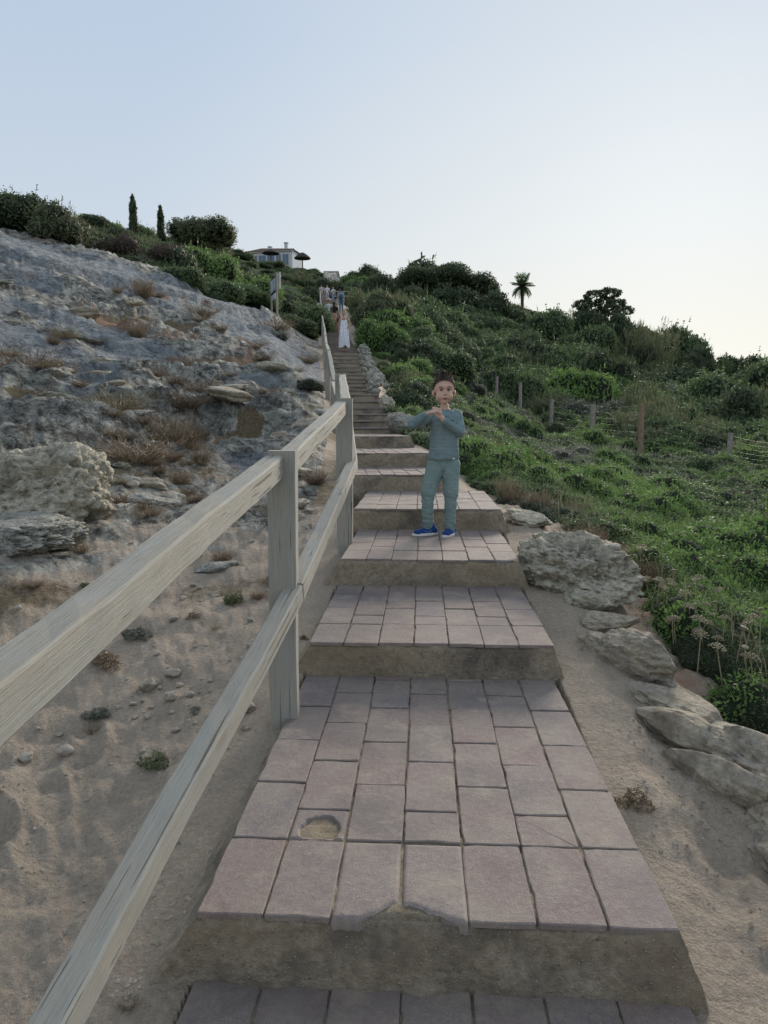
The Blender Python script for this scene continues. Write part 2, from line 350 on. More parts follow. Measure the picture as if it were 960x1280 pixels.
# ================================================================== STAIR SURVEY
# every step: (distance of its front edge, level of its tread, left x, right x)
H0 = -1.09+EYE; RI = .155
def stepx(px, Y, z): # world x of a picture column at distance Y, level z
    return (px-480)/FOC*(Y*CP-(z-EYE)*SP)
STEPS = []
_raw = [('low', .62, H0-RI-.025, None, None), ('A', 1.475, H0, 240, 845), ('B', 3.0, H0+RI, 385, 692), ('C', 4.11, H0+2*RI, 425, 650),
        ('D', 5.30, H0+3*RI, 442, 626), ('E', 6.75, H0+4*RI, 441, 566), ('F', 7.90, H0+5*RI, 442, 543), ('G', 9.58, H0+6*RI, 441, 514)]
for n, Y, z, a, b in _raw:
    if n == 'low': STEPS.append([Y, z, -.485, .63]); continue
    STEPS.append([Y, z, stepx(a, Y, z), stepx(b, Y, z)])
_far = [(12, 534, 432, 489), (12.8, 525, 431, 488), (13.5, 517, 430, 487), (14.1, 509, 429, 481), (14.7, 501, 428, 478), (15.4, 492.5, 427, 474),
        (16.3, 487, 424, 459), (17.3, 482, 421, 457.5), (18.7, 477.5, 420, 456.5), (20.2, 473, 419, 456), (21.6, 468, 418, 455), (22.9, 463.5, 417, 453),
        (24.2, 458.5, 416, 451), (25.5, 453, 414, 449.5), (26.9, 448.5, 412.5, 448.5), (28.4, 443.7, 411.5, 447.5), (30, 439, 411, 447)]
for Y, y, a, b in _far:
    z = pt(0, y, Y).z; STEPS.append([Y, z, stepx(a, Y, z), stepx(b, Y, z)])
_top = [(30, 439, 411, 447), (40, 418, 408, 434.5), (50, 402, 406.5, 427.5), (60, 388, 405, 422.5), (70, 375, 403, 418.5)]
zt = pt(0, 375, 70).z; nst = int((zt-STEPS[-1][1])/.19); z0 = STEPS[-1][1]
for i in range(1, nst+1):
    Y = 30+40*i/nst; y = np.interp(Y, [t[0] for t in _top], [t[1] for t in _top])
    z = pt(0, y, Y).z; STEPS.append([Y, z, stepx(np.interp(Y, [t[0] for t in _top], [t[2] for t in _top]), Y, z), stepx(np.interp(Y, [t[0] for t in _top], [t[3] for t in _top]), Y, z)])
SA = np.array(STEPS); NS = len(STEPS)
TOPY = 74.0
def stair_frame(y):
    cx = np.interp(y, SA[:, 0], (SA[:, 2]+SA[:, 3])/2); hw = np.interp(y, SA[:, 0], (SA[:, 3]-SA[:, 2])/2)
    k = np.clip(np.searchsorted(SA[:, 0], y, side='right')-1, 0, NS-1); lvl = SA[k, 1]
    ym = np.r_[SA[0, 0]-.8, (SA[:-1, 0]+SA[1:, 0])/2, TOPY]; zm = np.r_[SA[0, 1]-.155, SA[:, 1]]
    return cx, hw, lvl, np.interp(y, ym, zm)

# ================================================================== GROUND
CP_PIX = [(0,1280,1.42),(200,1240,1.42),(100,1100,1.9),(0,1000,2.28),(250,950,2.45),(0,850,3.2),(200,800,3.6),(330,760,4.0),(0,720,4.3),(150,700,4.9),
 (300,680,5.4),(390,640,6.3),(0,600,6.5),(150,600,7.2),(300,600,8),(0,520,9),(150,530,10),(300,530,12),(400,565,8.8),(0,450,13),(150,460,15),(300,460,18),
 (385,480,16),(0,380,18),(150,400,21),(300,420,25),(395,442,25),(0,318,24),(100,334,27),(200,352,30),(300,390,33),(385,412,36),
 (0,303,30),(0,285,60),(100,302,60),(200,318,75),(300,353,90),(385,378,80),(385,390,50),
 (0,276,75),(100,297,90),(200,313,100),(260,312,120),(335,347,180),(390,346,160),(450,352,130),(500,368,125),
 (455,392,70),(470,425,36),(480,450,30),(480,400,60),(540,385,110),(600,388,120),(680,412,130),(750,428,135),(850,458,140),(960,482,150),
 (600,470,50),(700,500,50),(800,522,45),(960,548,38),(560,440,50),(525,490,26),(510,515,18),(500,533,13),(560,550,13),(650,530,30),(605,505,34),(850,500,90),(700,450,90),
 (909,595,17),(800,577,20),(739,563,25),(688,547,30),(620,516,38),(588,472,44),(545,430,60),
 (700,600,11),(800,640,9),(900,640,10),(960,600,15),(850,720,5.6),(960,760,5),(960,880,3.3),(760,690,5.2),
 (585,600,8),(625,640,6.0),(700,760,3.75),(800,950,2.4),(900,1150,1.75),(955,1270,1.45),(960,1010,2.2),(560,560,11)]
def _build_rbf():
    th = []; L = []; s = []
    for px, py, Y in CP_PIX:
        p = pt(px, py, Y); r = math.hypot(p.x, p.y); th.append(math.atan2(p.x, p.y)); L.append(math.log(r)); s.append((p.z-EYE)/(r+4))
    def add(deg, r, h): th.append(R(deg)); L.append(math.log(r)); s.append(h/(r+4))
    for d in range(-180, 181, 30): add(d, .4, -1.27)
    for d in (-180, -140, 140, 180): add(d, 3, -1.8); add(d, 12, -3); add(d, 50, -9); add(d, 400, -40)
    add(-100, 3, -1.3); add(100, 3, -1.8); add(-100, 12, -1); add(100, 12, -3); add(-100, 60, 4); add(100, 60, -8); add(-100, 400, 10); add(100, 400, -30)
    add(-60, 3, -1.1); add(60, 3, -1.6); add(-60, 12, 1.2); add(60, 12, -2.2); add(-55, 40, 12); add(50, 40, -2); add(-60, 100, 28); add(50, 150, 2); add(-60, 400, 40); add(55, 400, -5)
    for px, py in ((0,262),(130,300),(260,322),(335,340),(400,348),(480,372),(560,384),(640,400),(750,440),(850,470),(960,490)):
        p = pt(px, py, 400); r = math.hypot(p.x, p.y); th.append(math.atan2(p.x, p.y)); L.append(math.log(r)); s.append((p.z-EYE)/(r+4)-.05)
        th.append(math.atan2(p.x, p.y)); L.append(math.log(1500)); s.append(-.05)
    X = np.stack([np.array(th)*3.0, np.array(L)], 1); s = np.array(s); n = len(X)
    D = np.linalg.norm(X[:, None]-X[None], axis=2); K = np.where(D > 0, D*D*np.log(D+1e-12), 0)+np.eye(n)*.003
    A = np.block([[K, np.c_[np.ones(n), X]], [np.c_[np.ones(n), X].T, np.zeros((3, 3))]])
    wt = np.linalg.solve(A, np.r_[s, 0, 0, 0]); return X, wt
_RX, _RW = _build_rbf()
def base_h(x, y):
    x = np.asarray(x, float); y = np.asarray(y, float); r = np.hypot(x, y)+1e-6
    Q = np.stack([np.arctan2(x, y)*3.0, np.log(r)], 1); out_ = np.empty(len(Q))
    for i in range(0, len(Q), 40000):
        q = Q[i:i+40000]; D = np.linalg.norm(q[:, None]-_RX[None], axis=2)
        out_[i:i+40000] = np.where(D > 0, D*D*np.log(D+1e-12), 0)@_RW[:-3]+_RW[-3]+q@_RW[-2:]
    return out_*(r+4)+EYE
ROCK_TOP = [(-900,150),(0,291),(60,300),(130,330),(200,352),(270,385),(340,398),(400,412),(404,414)]   # where the bare rock ends and the scrub begins
VEG_EDGE = [(404,300),(440,395),(458,436),(470,470),(500,520),(520,545),(575,580),(628,628),(690,650),(775,690),(835,790),(880,850),(960,905),(1300,1130)]
def masks(x, y, z):
    px, py = proj(x, y, z); front = y > .2
    py = np.where(front, py, 2000)
    vl = (py < np.interp(px, [a for a, b in ROCK_TOP], [b for a, b in ROCK_TOP])) & (px < 404)
    ex = np.interp(py, [b for a, b in VEG_EDGE], [a for a, b in VEG_EDGE])
    vr = (px > ex) & (px >= 404); r = np.hypot(x, y)
    veg = ((vl | vr) & front).astype(float)
    veg = np.where(~front & (r > 8), 1., veg); veg = np.where(front & (x > 0) & (y < 2) & (x > 1.4+y*.2), 1, veg)
    left = front & (px < 425) & ~vl
    # rock: grows up the slope, sand below
    rk = sstep(-.1, 1.0, z-EYE+.55+.25*fbm(P3(x, y, 5, .22), 3)) if True else 0
    rk = np.where(left, .12+rk*.88, 0)
    near = sstep(830, 700, py+(px*.15)); rk = rk*1.0+np.where(left, .40*near, 0)
    return veg, np.clip(rk, 0, 1), left, px, py
BLUE = [(150,440,90,16,20),(200,470,80,13,14),(330,500,50,12,10),(10,350,70,16,16),(30,460,130,38,18),(85,498,60,24,22),(190,375,110,17,20),(290,405,120,20,20),(350,445,75,18,18),(60,335,90,18,14),(120,358,60,14,18),(235,520,30,9,5),(325,588,46,13,3),(225,562,40,8,5),(40,405,60,9,14)]
def blue_zones(px, py):
    m = np.zeros_like(px); jx = 18*perlin(np.stack([px*.03, py*.05, px*0], 1)); 
    for cx, cy, rx, ry, dg in BLUE:
        c, s = math.cos(R(dg)), math.sin(R(dg)); dx = px-cx+jx; dy = py-cy; u = (dx*c+dy*s)/rx; v = (-dx*s+dy*c)/ry
        m = np.maximum(m, sstep(1.25, .75, np.sqrt(u*u+v*v)))
    return m
_fr = random.Random(40)
FEET = [(-1.30+.16*math.sin(i*2.1)+_fr.uniform(-.12, .22), 1.55+i*.085+_fr.uniform(-.05, .05), _fr.uniform(-.9, .9)) for i in range(16)]
FEET += [(.98+_fr.uniform(-.15, .2), 1.4+i*.30, _fr.uniform(-.5, .5)) for i in range(7)]
def feet(x, y):
    z = np.zeros_like(x); k = (np.abs(x) < 2.6) & (y > .8) & (y < 4.5)
    if not k.any(): return z
    xs, ys = x[k], y[k]; q = np.zeros_like(xs)
    for fx, fy, fa in FEET:
        c, s = math.cos(fa), math.sin(fa); u = ((xs-fx)*c+(ys-fy)*s)/.052; v = (-(xs-fx)*s+(ys-fy)*c)/.125; d = np.sqrt(u*u+v*v); q += -.022*np.exp(-d**4)+.008*np.exp(-((d-1.35)/.25)**2)
    z[k] = q; return z
def ground_fields(x, y):
    h = base_h(x, y); r = np.hypot(x, y)
    veg, rk, left, px, py = masks(x, y, h)
    b = x*.62+y*.78; a = -x*.78+y*.62                     # along and across the strike of the rock beds
    wp = fbm(np.stack([b*.10, a*.22, h*0+1], 1), 3)
    def beds(wl, warp, sharp=.22, seed=0):
        t = (a+h*.35)/wl+wp*warp+seed+.25*fbm(np.stack([b*.35/wl, a*.9/wl, h*0+seed], 1), 3)
        s = t-np.floor(t); on_ = .35+.65*sstep(-.25, .25, fbm(np.stack([b*.12/wl, a*.2/wl, h*0+seed+9], 1), 2))
        return (sstep(0, sharp, s)*sstep(0, sharp, s)-s)*on_
    big = beds(3.6, 1.6)*.62*sstep(5, 12, r)+beds(9.0, .8, .3, 3.3)*.8*sstep(10, 22, r)
    mid_ = beds(1.15, 2.2, .25, 5.1)*.20*sstep(2.5, 9, r)
    lump = ridged(np.stack([b*.45, a*1.0, h*1.2], 1), 5, .6)*.085*sstep(2.5, 8, r)+ridged(np.stack([b*1.3+4, a*2.4, h*2], 1), 3, .6)*.05*sstep(4, 12, r)
    det = ridged(P3(x, y, 2, 3.4), 4, .55)*.030*sstep(1.2, 5, r)
    fin = fbm(P3(x, y, 4, 9), 3, .6)*.02
    smooth_ = blue_zones(px, py)
    rough = big+(mid_+lump*.9)*(1-.8*smooth_)+det*(1-.5*smooth_)+fin
    hol = -.35*smooth_+fbm(np.stack([b*.16, a*.42, h*0+3], 1), 4)            # earth pockets between the beds
    pocket = sstep(.08, .36, hol+.12*fbm(P3(x, y, 9, 2), 2))
    rk2 = rk*(1-.85*pocket)
    h2 = h+rough*np.clip(rk*1.2, 0, 1)*(1-.5*pocket)-.10*pocket*rk*sstep(3, 12, r)
    sandy = (1-rk)*(1-veg)
    h2 = h2+sandy*(fbm(P3(x, y, 1, 1.3), 3)*.035+fbm(P3(x, y, 8, 5), 4, .65)*.02-.018*ridged(P3(x, y, 6, 3.2), 3)*(x < 0)+.012*fbm(P3(x, y, 6, 15), 2)*(r < 7)+feet(x, y))
    h2 = h2+veg*(fbm(P3(x, y, 3, .25), 3)*.5*sstep(12, 40, r)+fbm(P3(x, y, 3, 1.2), 3)*.06)
    blue = np.clip(smooth_*.95+.2*sstep(0, .4, fbm(np.stack([b*.1+7, a*.3, h*.1], 1), 3)), 0, 1)*left
    soil = np.clip(pocket*rk+.55*sstep(3.5, 7, r)*left*(1-rk*.6)+.15*left*sstep(2.6, 4, r)+.75*left*sstep(1.3, .6, np.hypot((px-130)/170, (py-555)/62)), 0, 1)
    red = sstep(.25, .5, fbm(P3(x, y, 12, .35), 3))*left*(r > 15)*.5
    # stair corridor
    cx, hw, lvl, ramp = stair_frame(y); dx = np.abs(x-cx)-hw; ins = (y > SA[0, 0]-.9) & (y < TOPY)
    side = np.where(x < cx, 1., 0.)
    wide = np.where(x < cx, .5+.09*np.maximum(0, y-5), .35+.03*np.maximum(0, y-7))
    t = sstep(0, 1, dx/wide); h3 = (ramp-.08-.0*side)*(1-t)+h2*t
    lowf = np.where(dx < .02, lvl-.16, h3)
    h2 = np.where(ins, np.where(dx < .02, np.minimum(lowf, ramp-.2), h3), h2)
    near_s = ins & (dx < .3+.004*y)
    rk2 = np.where(near_s, rk2*.3, rk2); veg = np.where(near_s & (dx < .22+.01*y), 0, veg)
    # ledge on the right of the path: a low reddish bank under the edging stones
    ex = np.interp(py, [b for a, b in VEG_EDGE], [a for a, b in VEG_EDGE])
    e = (px-ex)*r/900; on = (py > 640) & (px > 600) & (y > .3)
    h2 = np.where(on, h2+(.05+.05*fbm(P3(x, y, 5, 2.5), 2))*sstep(-.17, -.06, e+.05*fbm(P3(x, y, 5, 5), 2))*sstep(640, 740, py), h2)
    red = np.where(on & (e > -.17) & (e < -.06), .45, red)
    return h2, veg, np.clip(rk2, 0, 1), blue, soil, red
def gz(x, y): return float(ground_fields(np.array([x]), np.array([y]))[0][0])
def gzs(x, y): return ground_fields(np.asarray(x, float), np.asarray(y, float))[0]

def build_ground():
    dense = np.linspace(R(-33), R(33), 620)
    wide = np.r_[np.linspace(R(-180), R(-35), 46), dense, np.linspace(R(35), R(180), 46)]
    Ls = np.exp(np.linspace(math.log(.35), math.log(1500), 600))
    T, Rr = np.meshgrid(wide, Ls); x = (np.sin(T)*Rr).ravel(); y = (np.cos(T)*Rr).ravel()
    h, veg, rk, blue, soil, red = ground_fields(x, y)
    V = np.stack([x, y, h], 1); n = len(wide); m = len(Ls)
    idx = np.arange(n*m).reshape(m, n); a = idx[:-1, :-1].ravel(); b = idx[:-1, 1:].ravel(); c = idx[1:, 1:].ravel(); d = idx[1:, :-1].ravel()
    F = np.stack([a, b, c, d], 1)[:, ::-1]
    me = mesh_np('ground', V, F, True)
    if len(me.vertices) == len(V):
        for nm, v in (('veg', veg), ('rock', rk), ('blue', blue), ('soil', soil), ('red', red)):
            at = me.attributes.new(nm, 'FLOAT', 'POINT'); at.data.foreach_set('value', np.asarray(v, np.float32))
    o = link('ground', me, M_ground); tag(o, kind='structure'); return o
ground = build_ground()
bm = bmesh.new(); vs = [bm.verts.new((math.cos(a)*.4, math.sin(a)*.4, -.04)) for a in np.linspace(0, 2*math.pi, 24, endpoint=False)]; bm.faces.new(vs)
link('ground_patch', bm_mesh('ground_patch', bm), M_mortar)['kind'] = 'structure'
# ================================================================== STAIRCASE
def rough_box(name, P8, nx, ny, nz, amp, seed, mat, parent):
    """block whose 8 corners are given, surface subdivided and roughened. corners order: (x0|x1)(y0|y1)(z0|z1)"""
    P8 = {k: Vector(v) for k, v in P8.items()}
    bm = bmesh.new(); cache = {}
    def vert(u, v, w_):
        k = (round(u, 4), round(v, 4), round(w_, 4))
        if k not in cache:
            p = Vector((0, 0, 0))
            for (i, j, l_), c in P8.items():
                p += c*((u if i else 1-u)*(v if j else 1-v)*(w_ if l_ else 1-w_))
            cache[k] = bm.verts.new(p)
        return cache[k]
    def face(fn, a, b):
        for i in range(a):
            for j in range(b):
                q = [fn(i/a, j/b), fn((i+1)/a, j/b), fn((i+1)/a, (j+1)/b), fn(i/a, (j+1)/b)]
                try: bm.faces.new([vert(*t) for t in q])
                except ValueError: pass
    face(lambda s, t: (s, 0, t), nx, nz); face(lambda s, t: (s, t, 1), nx, ny)
    face(lambda s, t: (0, s, t), ny, nz); face(lambda s, t: (1, s, t), ny, nz)
    face(lambda s, t: (s, 1, t), nx, nz)
    me = bm_mesh(name, bm, True); V = vco(me); N = vno(me)
    d = fbm(V*9+seed, 4, .6)*amp+fbm(V*2.2+seed, 2)*amp*1.2
    top = N[:, 2] > .9; d[top] *= .15
    setco(me, V+N*d[:, None]); return link(name, me, mat, parent)

TILE_L, GAP = .30, .003
def tile_mesh(wd, ln, kind='plain', seed=0):
    """a tile: x centred, y from 0 to ln, top at z=0, bevelled and slightly worn; local"""
    t = .014; hw = wd/2
    if kind == 'plain':
        bm = bmesh.new(); b_ = .003; rr = random.Random(seed*7+3); O = []; I = []
        def side(p, q, nseg, nx, ny):
            for i in range(nseg):
                t_ = (i+.12)/(nseg-1+.24); x = p[0]+(q[0]-p[0])*t_; y = p[1]+(q[1]-p[1])*t_; j = abs(rr.gauss(0, .0009))*(1.6 if i in (0, nseg-1) else 1)
                if rr.random() < .05: j += .005
                O.append((x-nx*j, y-ny*j)); I.append((x-nx*(j+b_), y-ny*(j+b_)))
        side((-hw, 0), (hw, 0), 5, 0, -1); side((hw, 0), (hw, ln), 7, 1, 0); side((hw, ln), (-hw, ln), 5, 0, 1); side((-hw, ln), (-hw, 0), 7, -1, 0)
        n_ = len(O); o0 = [bm.verts.new((x, y, -t)) for x, y in O]; o1 = [bm.verts.new((x, y, -b_*.8+rr.uniform(-.001, .001))) for x, y in O]; i1 = [bm.verts.new((x, y, rr.uniform(-.0006, .0004))) for x, y in I]
        for k in range(n_):
            j = (k+1) % n_; bm.faces.new((o0[k], o0[j], o1[j], o1[k])); bm.faces.new((o1[k], o1[j], i1[j], i1[k]))
        bm.faces.new(i1)
        return bm_mesh('paving_tile', bm)
    n, m = 40, 60
    gx, gy = np.meshgrid(np.linspace(-hw, hw, n), np.linspace(0, ln, m)); x = gx.ravel(); y = gy.ravel(); z = np.zeros_like(x)
    edge = np.minimum(np.minimum(x+hw, hw-x), np.minimum(y, ln-y)); z -= .006*sstep(.007, 0, edge)
    if kind == 'dished':
        d = np.hypot((x-.004)/.056, (y-.045)/.068); nse = fbm(P3(x, y, 1, 40), 3)*.12
        z -= .016*sstep(1.02, .86, d+nse)*sstep(-.02, .05, y); z += .004*fbm(P3(x, y, 1, 30), 2)*sstep(1, .8, d)
    if kind in ('chip_right', 'chip_left'):
        sgn = 1 if kind == 'chip_right' else -1
        prof = .055*np.exp(-((x*sgn-hw)/.055)**2)+.008*fbm(P3(x, y*0, 1, 45), 3)
        y = np.maximum(y, prof); z -= .004*sstep(.012, 0, y-prof)
    if kind == 'chip_full':
        prof = np.interp(x, [-hw, -.045, -.01, .03, hw], [.055, .05, .032, .012, .0])+.006*fbm(P3(x, y*0, 3, 45), 3)
        y = np.maximum(y, prof); z -= .004*sstep(.012, 0, y-prof)
    V = np.stack([x, y, z], 1); idx = np.arange(n*m).reshape(m, n)
    F = np.stack([idx[:-1, :-1].ravel(), idx[:-1, 1:].ravel(), idx[1:, 1:].ravel(), idx[1:, :-1].ravel()], 1)
    if 'chip' in kind:
        pass
    # skirt
    bd = np.r_[idx[0, :], idx[1:, -1], idx[-1, -2::-1], idx[-2:0:-1, 0]]; sk = V[bd].copy(); sk[:, 2] = -.03; k = len(V); V = np.r_[V, sk]
    nb = len(bd); q = np.arange(nb); F = np.r_[F, np.stack([bd[q], k+q, k+(q+1) % nb, bd[(q+1) % nb]], 1)]
    return mesh_np('paving_tile', V, F, True)
stairs = empty('staircase', (0, 0, 0), label='long outdoor staircase of concrete risers and pinkish grey paving tiles climbing the hill', cat='staircase')
_tm = {}
def get_tile(wd, ln, kind='plain', seed=0):
    k = (round(wd, 3), round(ln, 3), kind, seed % 6)
    if k not in _tm:
        _tm[k] = tile_mesh(wd, ln, kind, seed % 6); _tm[k].materials.append(M_tile)
    return _tm[k]
rng = random.Random(11)
for i in range(NS):
    Y, z, xl, xr = STEPS[i]
    Yn = STEPS[i+1][0] if i+1 < NS else TOPY+3
    xl2, xr2 = (STEPS[i+1][2], STEPS[i+1][3]) if i+1 < NS else (xl-.1, xr+.6)
    cx, cx2 = (xl+xr)/2, (xl2+xr2)/2; W = xr-xl
    # stair direction of this tread
    if i <= 4: dirx = math.tan(R(3.05))
    else: dirx = (cx2-cx)/(Yn-Y)
    dirx = max(-.25, min(.1, dirx)); ang = -math.atan(dirx); near = i <= 7
    zb = z-(.42 if near else .5); fl = .10 if near else .05; fr = .06 if near else .03
    zprev = STEPS[i-1][1] if i else z-.155
    def F_(x, back, zz, f=0.0):   # corner in tread frame
        d = (Yn-Y+.12) if back else 0.0
        ca, sa = math.cos(ang), math.sin(ang)
        lx = x-cx; return (cx+lx*ca-d*sa, Y+lx*sa+d*ca, zz)
    sl = .14 if near else .05
    yo = .012
    Pz = {(0,0,0): F_(xl-fl-sl*1.4, 0, zb), (1,0,0): F_(xr+fr+sl*.7, 0, zb), (0,0,1): F_(xl+.004, 0, z-.0155), (1,0,1): F_(xr-.004, 0, z-.0155),
          (0,1,0): F_(xl-fl-sl*1.4, 1, zb), (1,1,0): F_(xr+fr+sl*.7, 1, zb), (0,1,1): F_(xl+.004, 1, z-.0155), (1,1,1): F_(xr-.004, 1, z-.0155)}
    if near: ob = rough_box('step_block', Pz, 60, 50, 22, .010, i*3.1, M_conc, stairs)
    else: ob = rough_box('step_block', Pz, 10, 2, 3, .012, i*3.1, M_conc, stairs)
    if i == 0: ob.location.y = .0
    # mortar bed with sand, a few mm under the tile faces
    if near:
        bed = dict(Pz)
        for a in (0, 1):
            bed[(0,a,0)] = F_(xl+.006, a, z-.05); bed[(1,a,0)] = F_(xr-.006, a, z-.05); bed[(0,a,1)] = F_(xl+.006, a, z-.006); bed[(1,a,1)] = F_(xr-.006, a, z-.006)
        ob = rough_box('mortar_bed', bed, 90, 90, 2, .004, i+50, M_mortar, stairs)
        V = vco(ob.data); V[:, 2] += (fbm(V*np.array([26, 26, 1]), 3)*.006)*(V[:, 2] > z-.02); V[:, 2] = np.minimum(V[:, 2], z-.0048); setco(ob.data, V)
        ob.location.y += .014
        nc = 7; cw = W/nc; depth = (Yn-Y)+.02; ca, sa = math.cos(ang), math.sin(ang)
        for c in range(nc):
            lx = -W/2+cw*(c+.5); d = -.004; first = True; k = 0
            while d < depth-.03:
                if first: ln = TILE_L; first = False
                elif k == 1 and c % 2 == 1: ln = TILE_L/2
                else: ln = TILE_L
                ln0 = ln
                if d+ln > depth: ln = depth-d
                if ln < .04: break
                kind = 'plain'
                if i == 1:
                    if c == 1 and k == 1: kind = 'dished'
                    if c == 2 and k == 0: kind = 'chip_right'
                    if c == 3 and k == 0: kind = 'chip_full'
                if i == 3 and c == 6 and k == 0: kind = 'chip_right'
                tl = link('paving_tile', get_tile(cw-GAP-(.0015 if c % 2 else 0), ln-GAP*(1 if d+ln < depth else -.5), kind, rng.randint(0, 11)), None, stairs)
                dd = d+rng.uniform(-.002, .002) if k else d+rng.uniform(-.006, .004)
                xx = lx+rng.uniform(-.0018, .0018)
                tl.location = (cx+xx*ca-dd*sa, Y+xx*sa+dd*ca, z+rng.uniform(-.002, .0025))
                tl.rotation_euler = (rng.uniform(-.004, .004), rng.uniform(-.008, .008), ang+rng.uniform(-.006, .006))
                d += ln; k += 1
    else:
        sl_ = dict(Pz)
        for a in (0, 1):
            sl_[(0,a,0)] = F_(xl-.01, a, z-.03); sl_[(1,a,0)] = F_(xr+.01, a, z-.03); sl_[(0,a,1)] = F_(xl-.01, a, z); sl_[(1,a,1)] = F_(xr+.01, a, z)
        ob = rough_box('tread_slab', sl_, 8, 2, 1, .006, i+9, M_tile, stairs); ob.location.y -= .02
# sand piled along the foot of each riser side (mortar shoulders)

# ================================================================== WOODEN RAILING
def beam(name, a, b, w_, h_, parent, seed=0, vertical=False, over=0, n=24):
    a = Vector(a); b = Vector(b); d = b-a; ln = d.length
    ys = np.array([-w_/2, -w_/2+.006, w_/2-.006, w_/2, w_/2, w_/2-.006, -w_/2+.006, -w_/2]); zs = np.array([h_/2-.006, h_/2, h_/2, h_/2-.006, -h_/2+.006, -h_/2, -h_/2, -h_/2+.006])
    xs = np.linspace(0, ln, n+1); V = []; 
    for x in xs: V += [(x, y, z) for y, z in zip(ys, zs)]
    V = np.array(V); q = V.copy(); 
    V[:, 1] += fbm(np.stack([V[:, 0]*1.3+seed*7, V[:, 1]*0, V[:, 2]*0+1], 1), 2)*.006; V[:, 2] += fbm(np.stack([V[:, 0]*1.1+seed*3, V[:, 1]*0, V[:, 2]*0+5], 1), 2)*.005
    V += (perlin(q*np.array([9, 60, 60])+seed)*.0022)[:, None]*np.array([0, 1, 1])
    F = [];
    for i in range(n):
        for k in range(8): F.append((i*8+k, i*8+(k+1) % 8, (i+1)*8+(k+1) % 8, (i+1)*8+k))
    bm = bmesh.new(); vs = [bm.verts.new(v) for v in V]
    for f in F: bm.faces.new([vs[t] for t in f])
    bm.faces.new(vs[:8][::-1]); bm.faces.new(vs[-8:])
    me = bm_mesh(name, bm); o = link(name, me, M_wood, parent)
    o.location = a; xq = d.normalized()
    if vertical: up = Vector((0, 1, 0))
    else: up = Vector((0, 0, 1))
    yq = up.cross(xq).normalized(); zq = xq.cross(yq)
    o.rotation_euler = Matrix((xq, yq, zq)).transposed().to_euler(); return o
rail = empty('wooden_railing', (-.5, 1, 0), label='weathered timber post and rail handrail along the left side of the steps', cat='railing')
rail.location = (0, 0, 0)
def depth_pt(px, py, Y): return pt(px, py, Y)
p1 = pt(352, 563, 2.62); p2 = pt(431, 498, 4.7); p3 = pt(425.5, 467, 7.4); p4 = pt(416.5, 475, 11.4); p5 = pt(409.5, 437, 15.2)
posts = [(p1, 1.06, .10), (p2, 1.0, .10), (p3, 1.0, .10), (p4, .9, .09), (p5, 1.0, .10)]
for px, Y in ((407, 20), (406, 25), (405, 30), (403.5, 35.5), (402.5, 41), (401.7, 47), (401, 53), (400.5, 60), (400, 68)):
    k = np.interp(Y, SA[:, 0], SA[:, 1]); x = stepx(px, Y, k+.95); posts.append((Vector((x, Y, k+.95)), 1.0, .10))
p0 = Vector((p1.x-.085, .35, 0))
for i, (p, ht, wd) in enumerate(posts):
    beam('post', (p.x, p.y, p.z-ht-.1), (p.x, p.y, p.z), wd, wd*.9, rail, i+20, True, n=10)
def offx(v, dx=0, dy=0, dz=0): return Vector((v[0]+dx, v[1]+dy, v[2]+dz))
# upper rails run from behind one post into the face of the next
topA = pt(8, 866, .90)
d = (offx(p1, -.012, -.055, -.065)-topA); st = topA-d*.28
beam('upper_rail', st, offx(p1, -.022, -.035, -.055), .07, .078, rail, 1)
beam('upper_rail', offx(p1, .01, .04, -.05), offx(p2, -.02, -.045, -.06), .07, .08, rail, 2)
beam('upper_rail', offx(p2, .0, .04, -.04), offx(p3, .02, -.045, -.05), .07, .08, rail, 3)
for i in range(2, len(posts)-1):
    a, b = posts[i][0], posts[i+1][0]
    if i == 2: continue
    beam('upper_rail', offx(a, .02, -.02, -.05), offx(b, .02, .02, -.05), .07, .09, rail, i+4, n=8)
beam('upper_rail', offx(p3, -.03, .03, -.25), offx(p4, .0, -.03, -.06), .07, .08, rail, 33, n=8)
# lower rails on the step side of the posts
lo1 = pt(78, 1262, 1.10); lo2 = pt(368, 742, 2.62); lo3 = pt(441, 580, 4.75); lo4 = pt(434, 508, 7.4)
d = lo2-lo1; beam('lower_rail', lo1-d*.35, lo2+d*.0, .066, .070, rail, 8)
beam('lower_rail', lo2+d*.004, lo3, .065, .075, rail, 9)
beam('lower_rail', lo3+Vector((0, .01, 0)), lo4, .06, .075, rail, 10)
for i in range(4, len(posts)-1):
    a, b = posts[i][0], posts[i+1][0]
    beam('lower_rail', offx(a, .05, 0, -.5), offx(b, .05, 0, -.5), .06, .075, rail, i+40, n=6)
# top landing rails
lx0 = stepx(403, 72, 0); zt = STEPS[-1][1]
# ================================================================== ROCKS
def rock_mesh(seed, sub=5, amp=.22, pit=.06, breaks=4):
    bm = bmesh.new(); bmesh.ops.create_icosphere(bm, subdivisions=sub, radius=1)
    me = bpy.data.meshes.new('rock'); bm.to_mesh(me); bm.free(); V = vco(me); s = seed*5.7
    d = fbm(V*1.1+s, 3)*amp*1.3+ridged(V*2.6+s, 3, .5)*amp*.35
    if pit: d = d-pit*sstep(.15, .5, fbm(V*5+s, 3))-pit*.6*np.maximum(0, -perlin(V*11+s))*1.5+pit*.35*ridged(V*14+s, 2)
    V = V*(1+d)[:, None]; 
    # a few planar breaks
    rr = np.random.RandomState(seed)
    for k in range(breaks):
        n = rr.normal(size=3); n /= np.linalg.norm(n); t = rr.uniform(.62, .85); dd = V@n; V = V-np.maximum(0, dd-t)[:, None]*n*.8
    setco(me, V); me.polygons.foreach_set('use_smooth', [True]*len(me.polygons)); return me
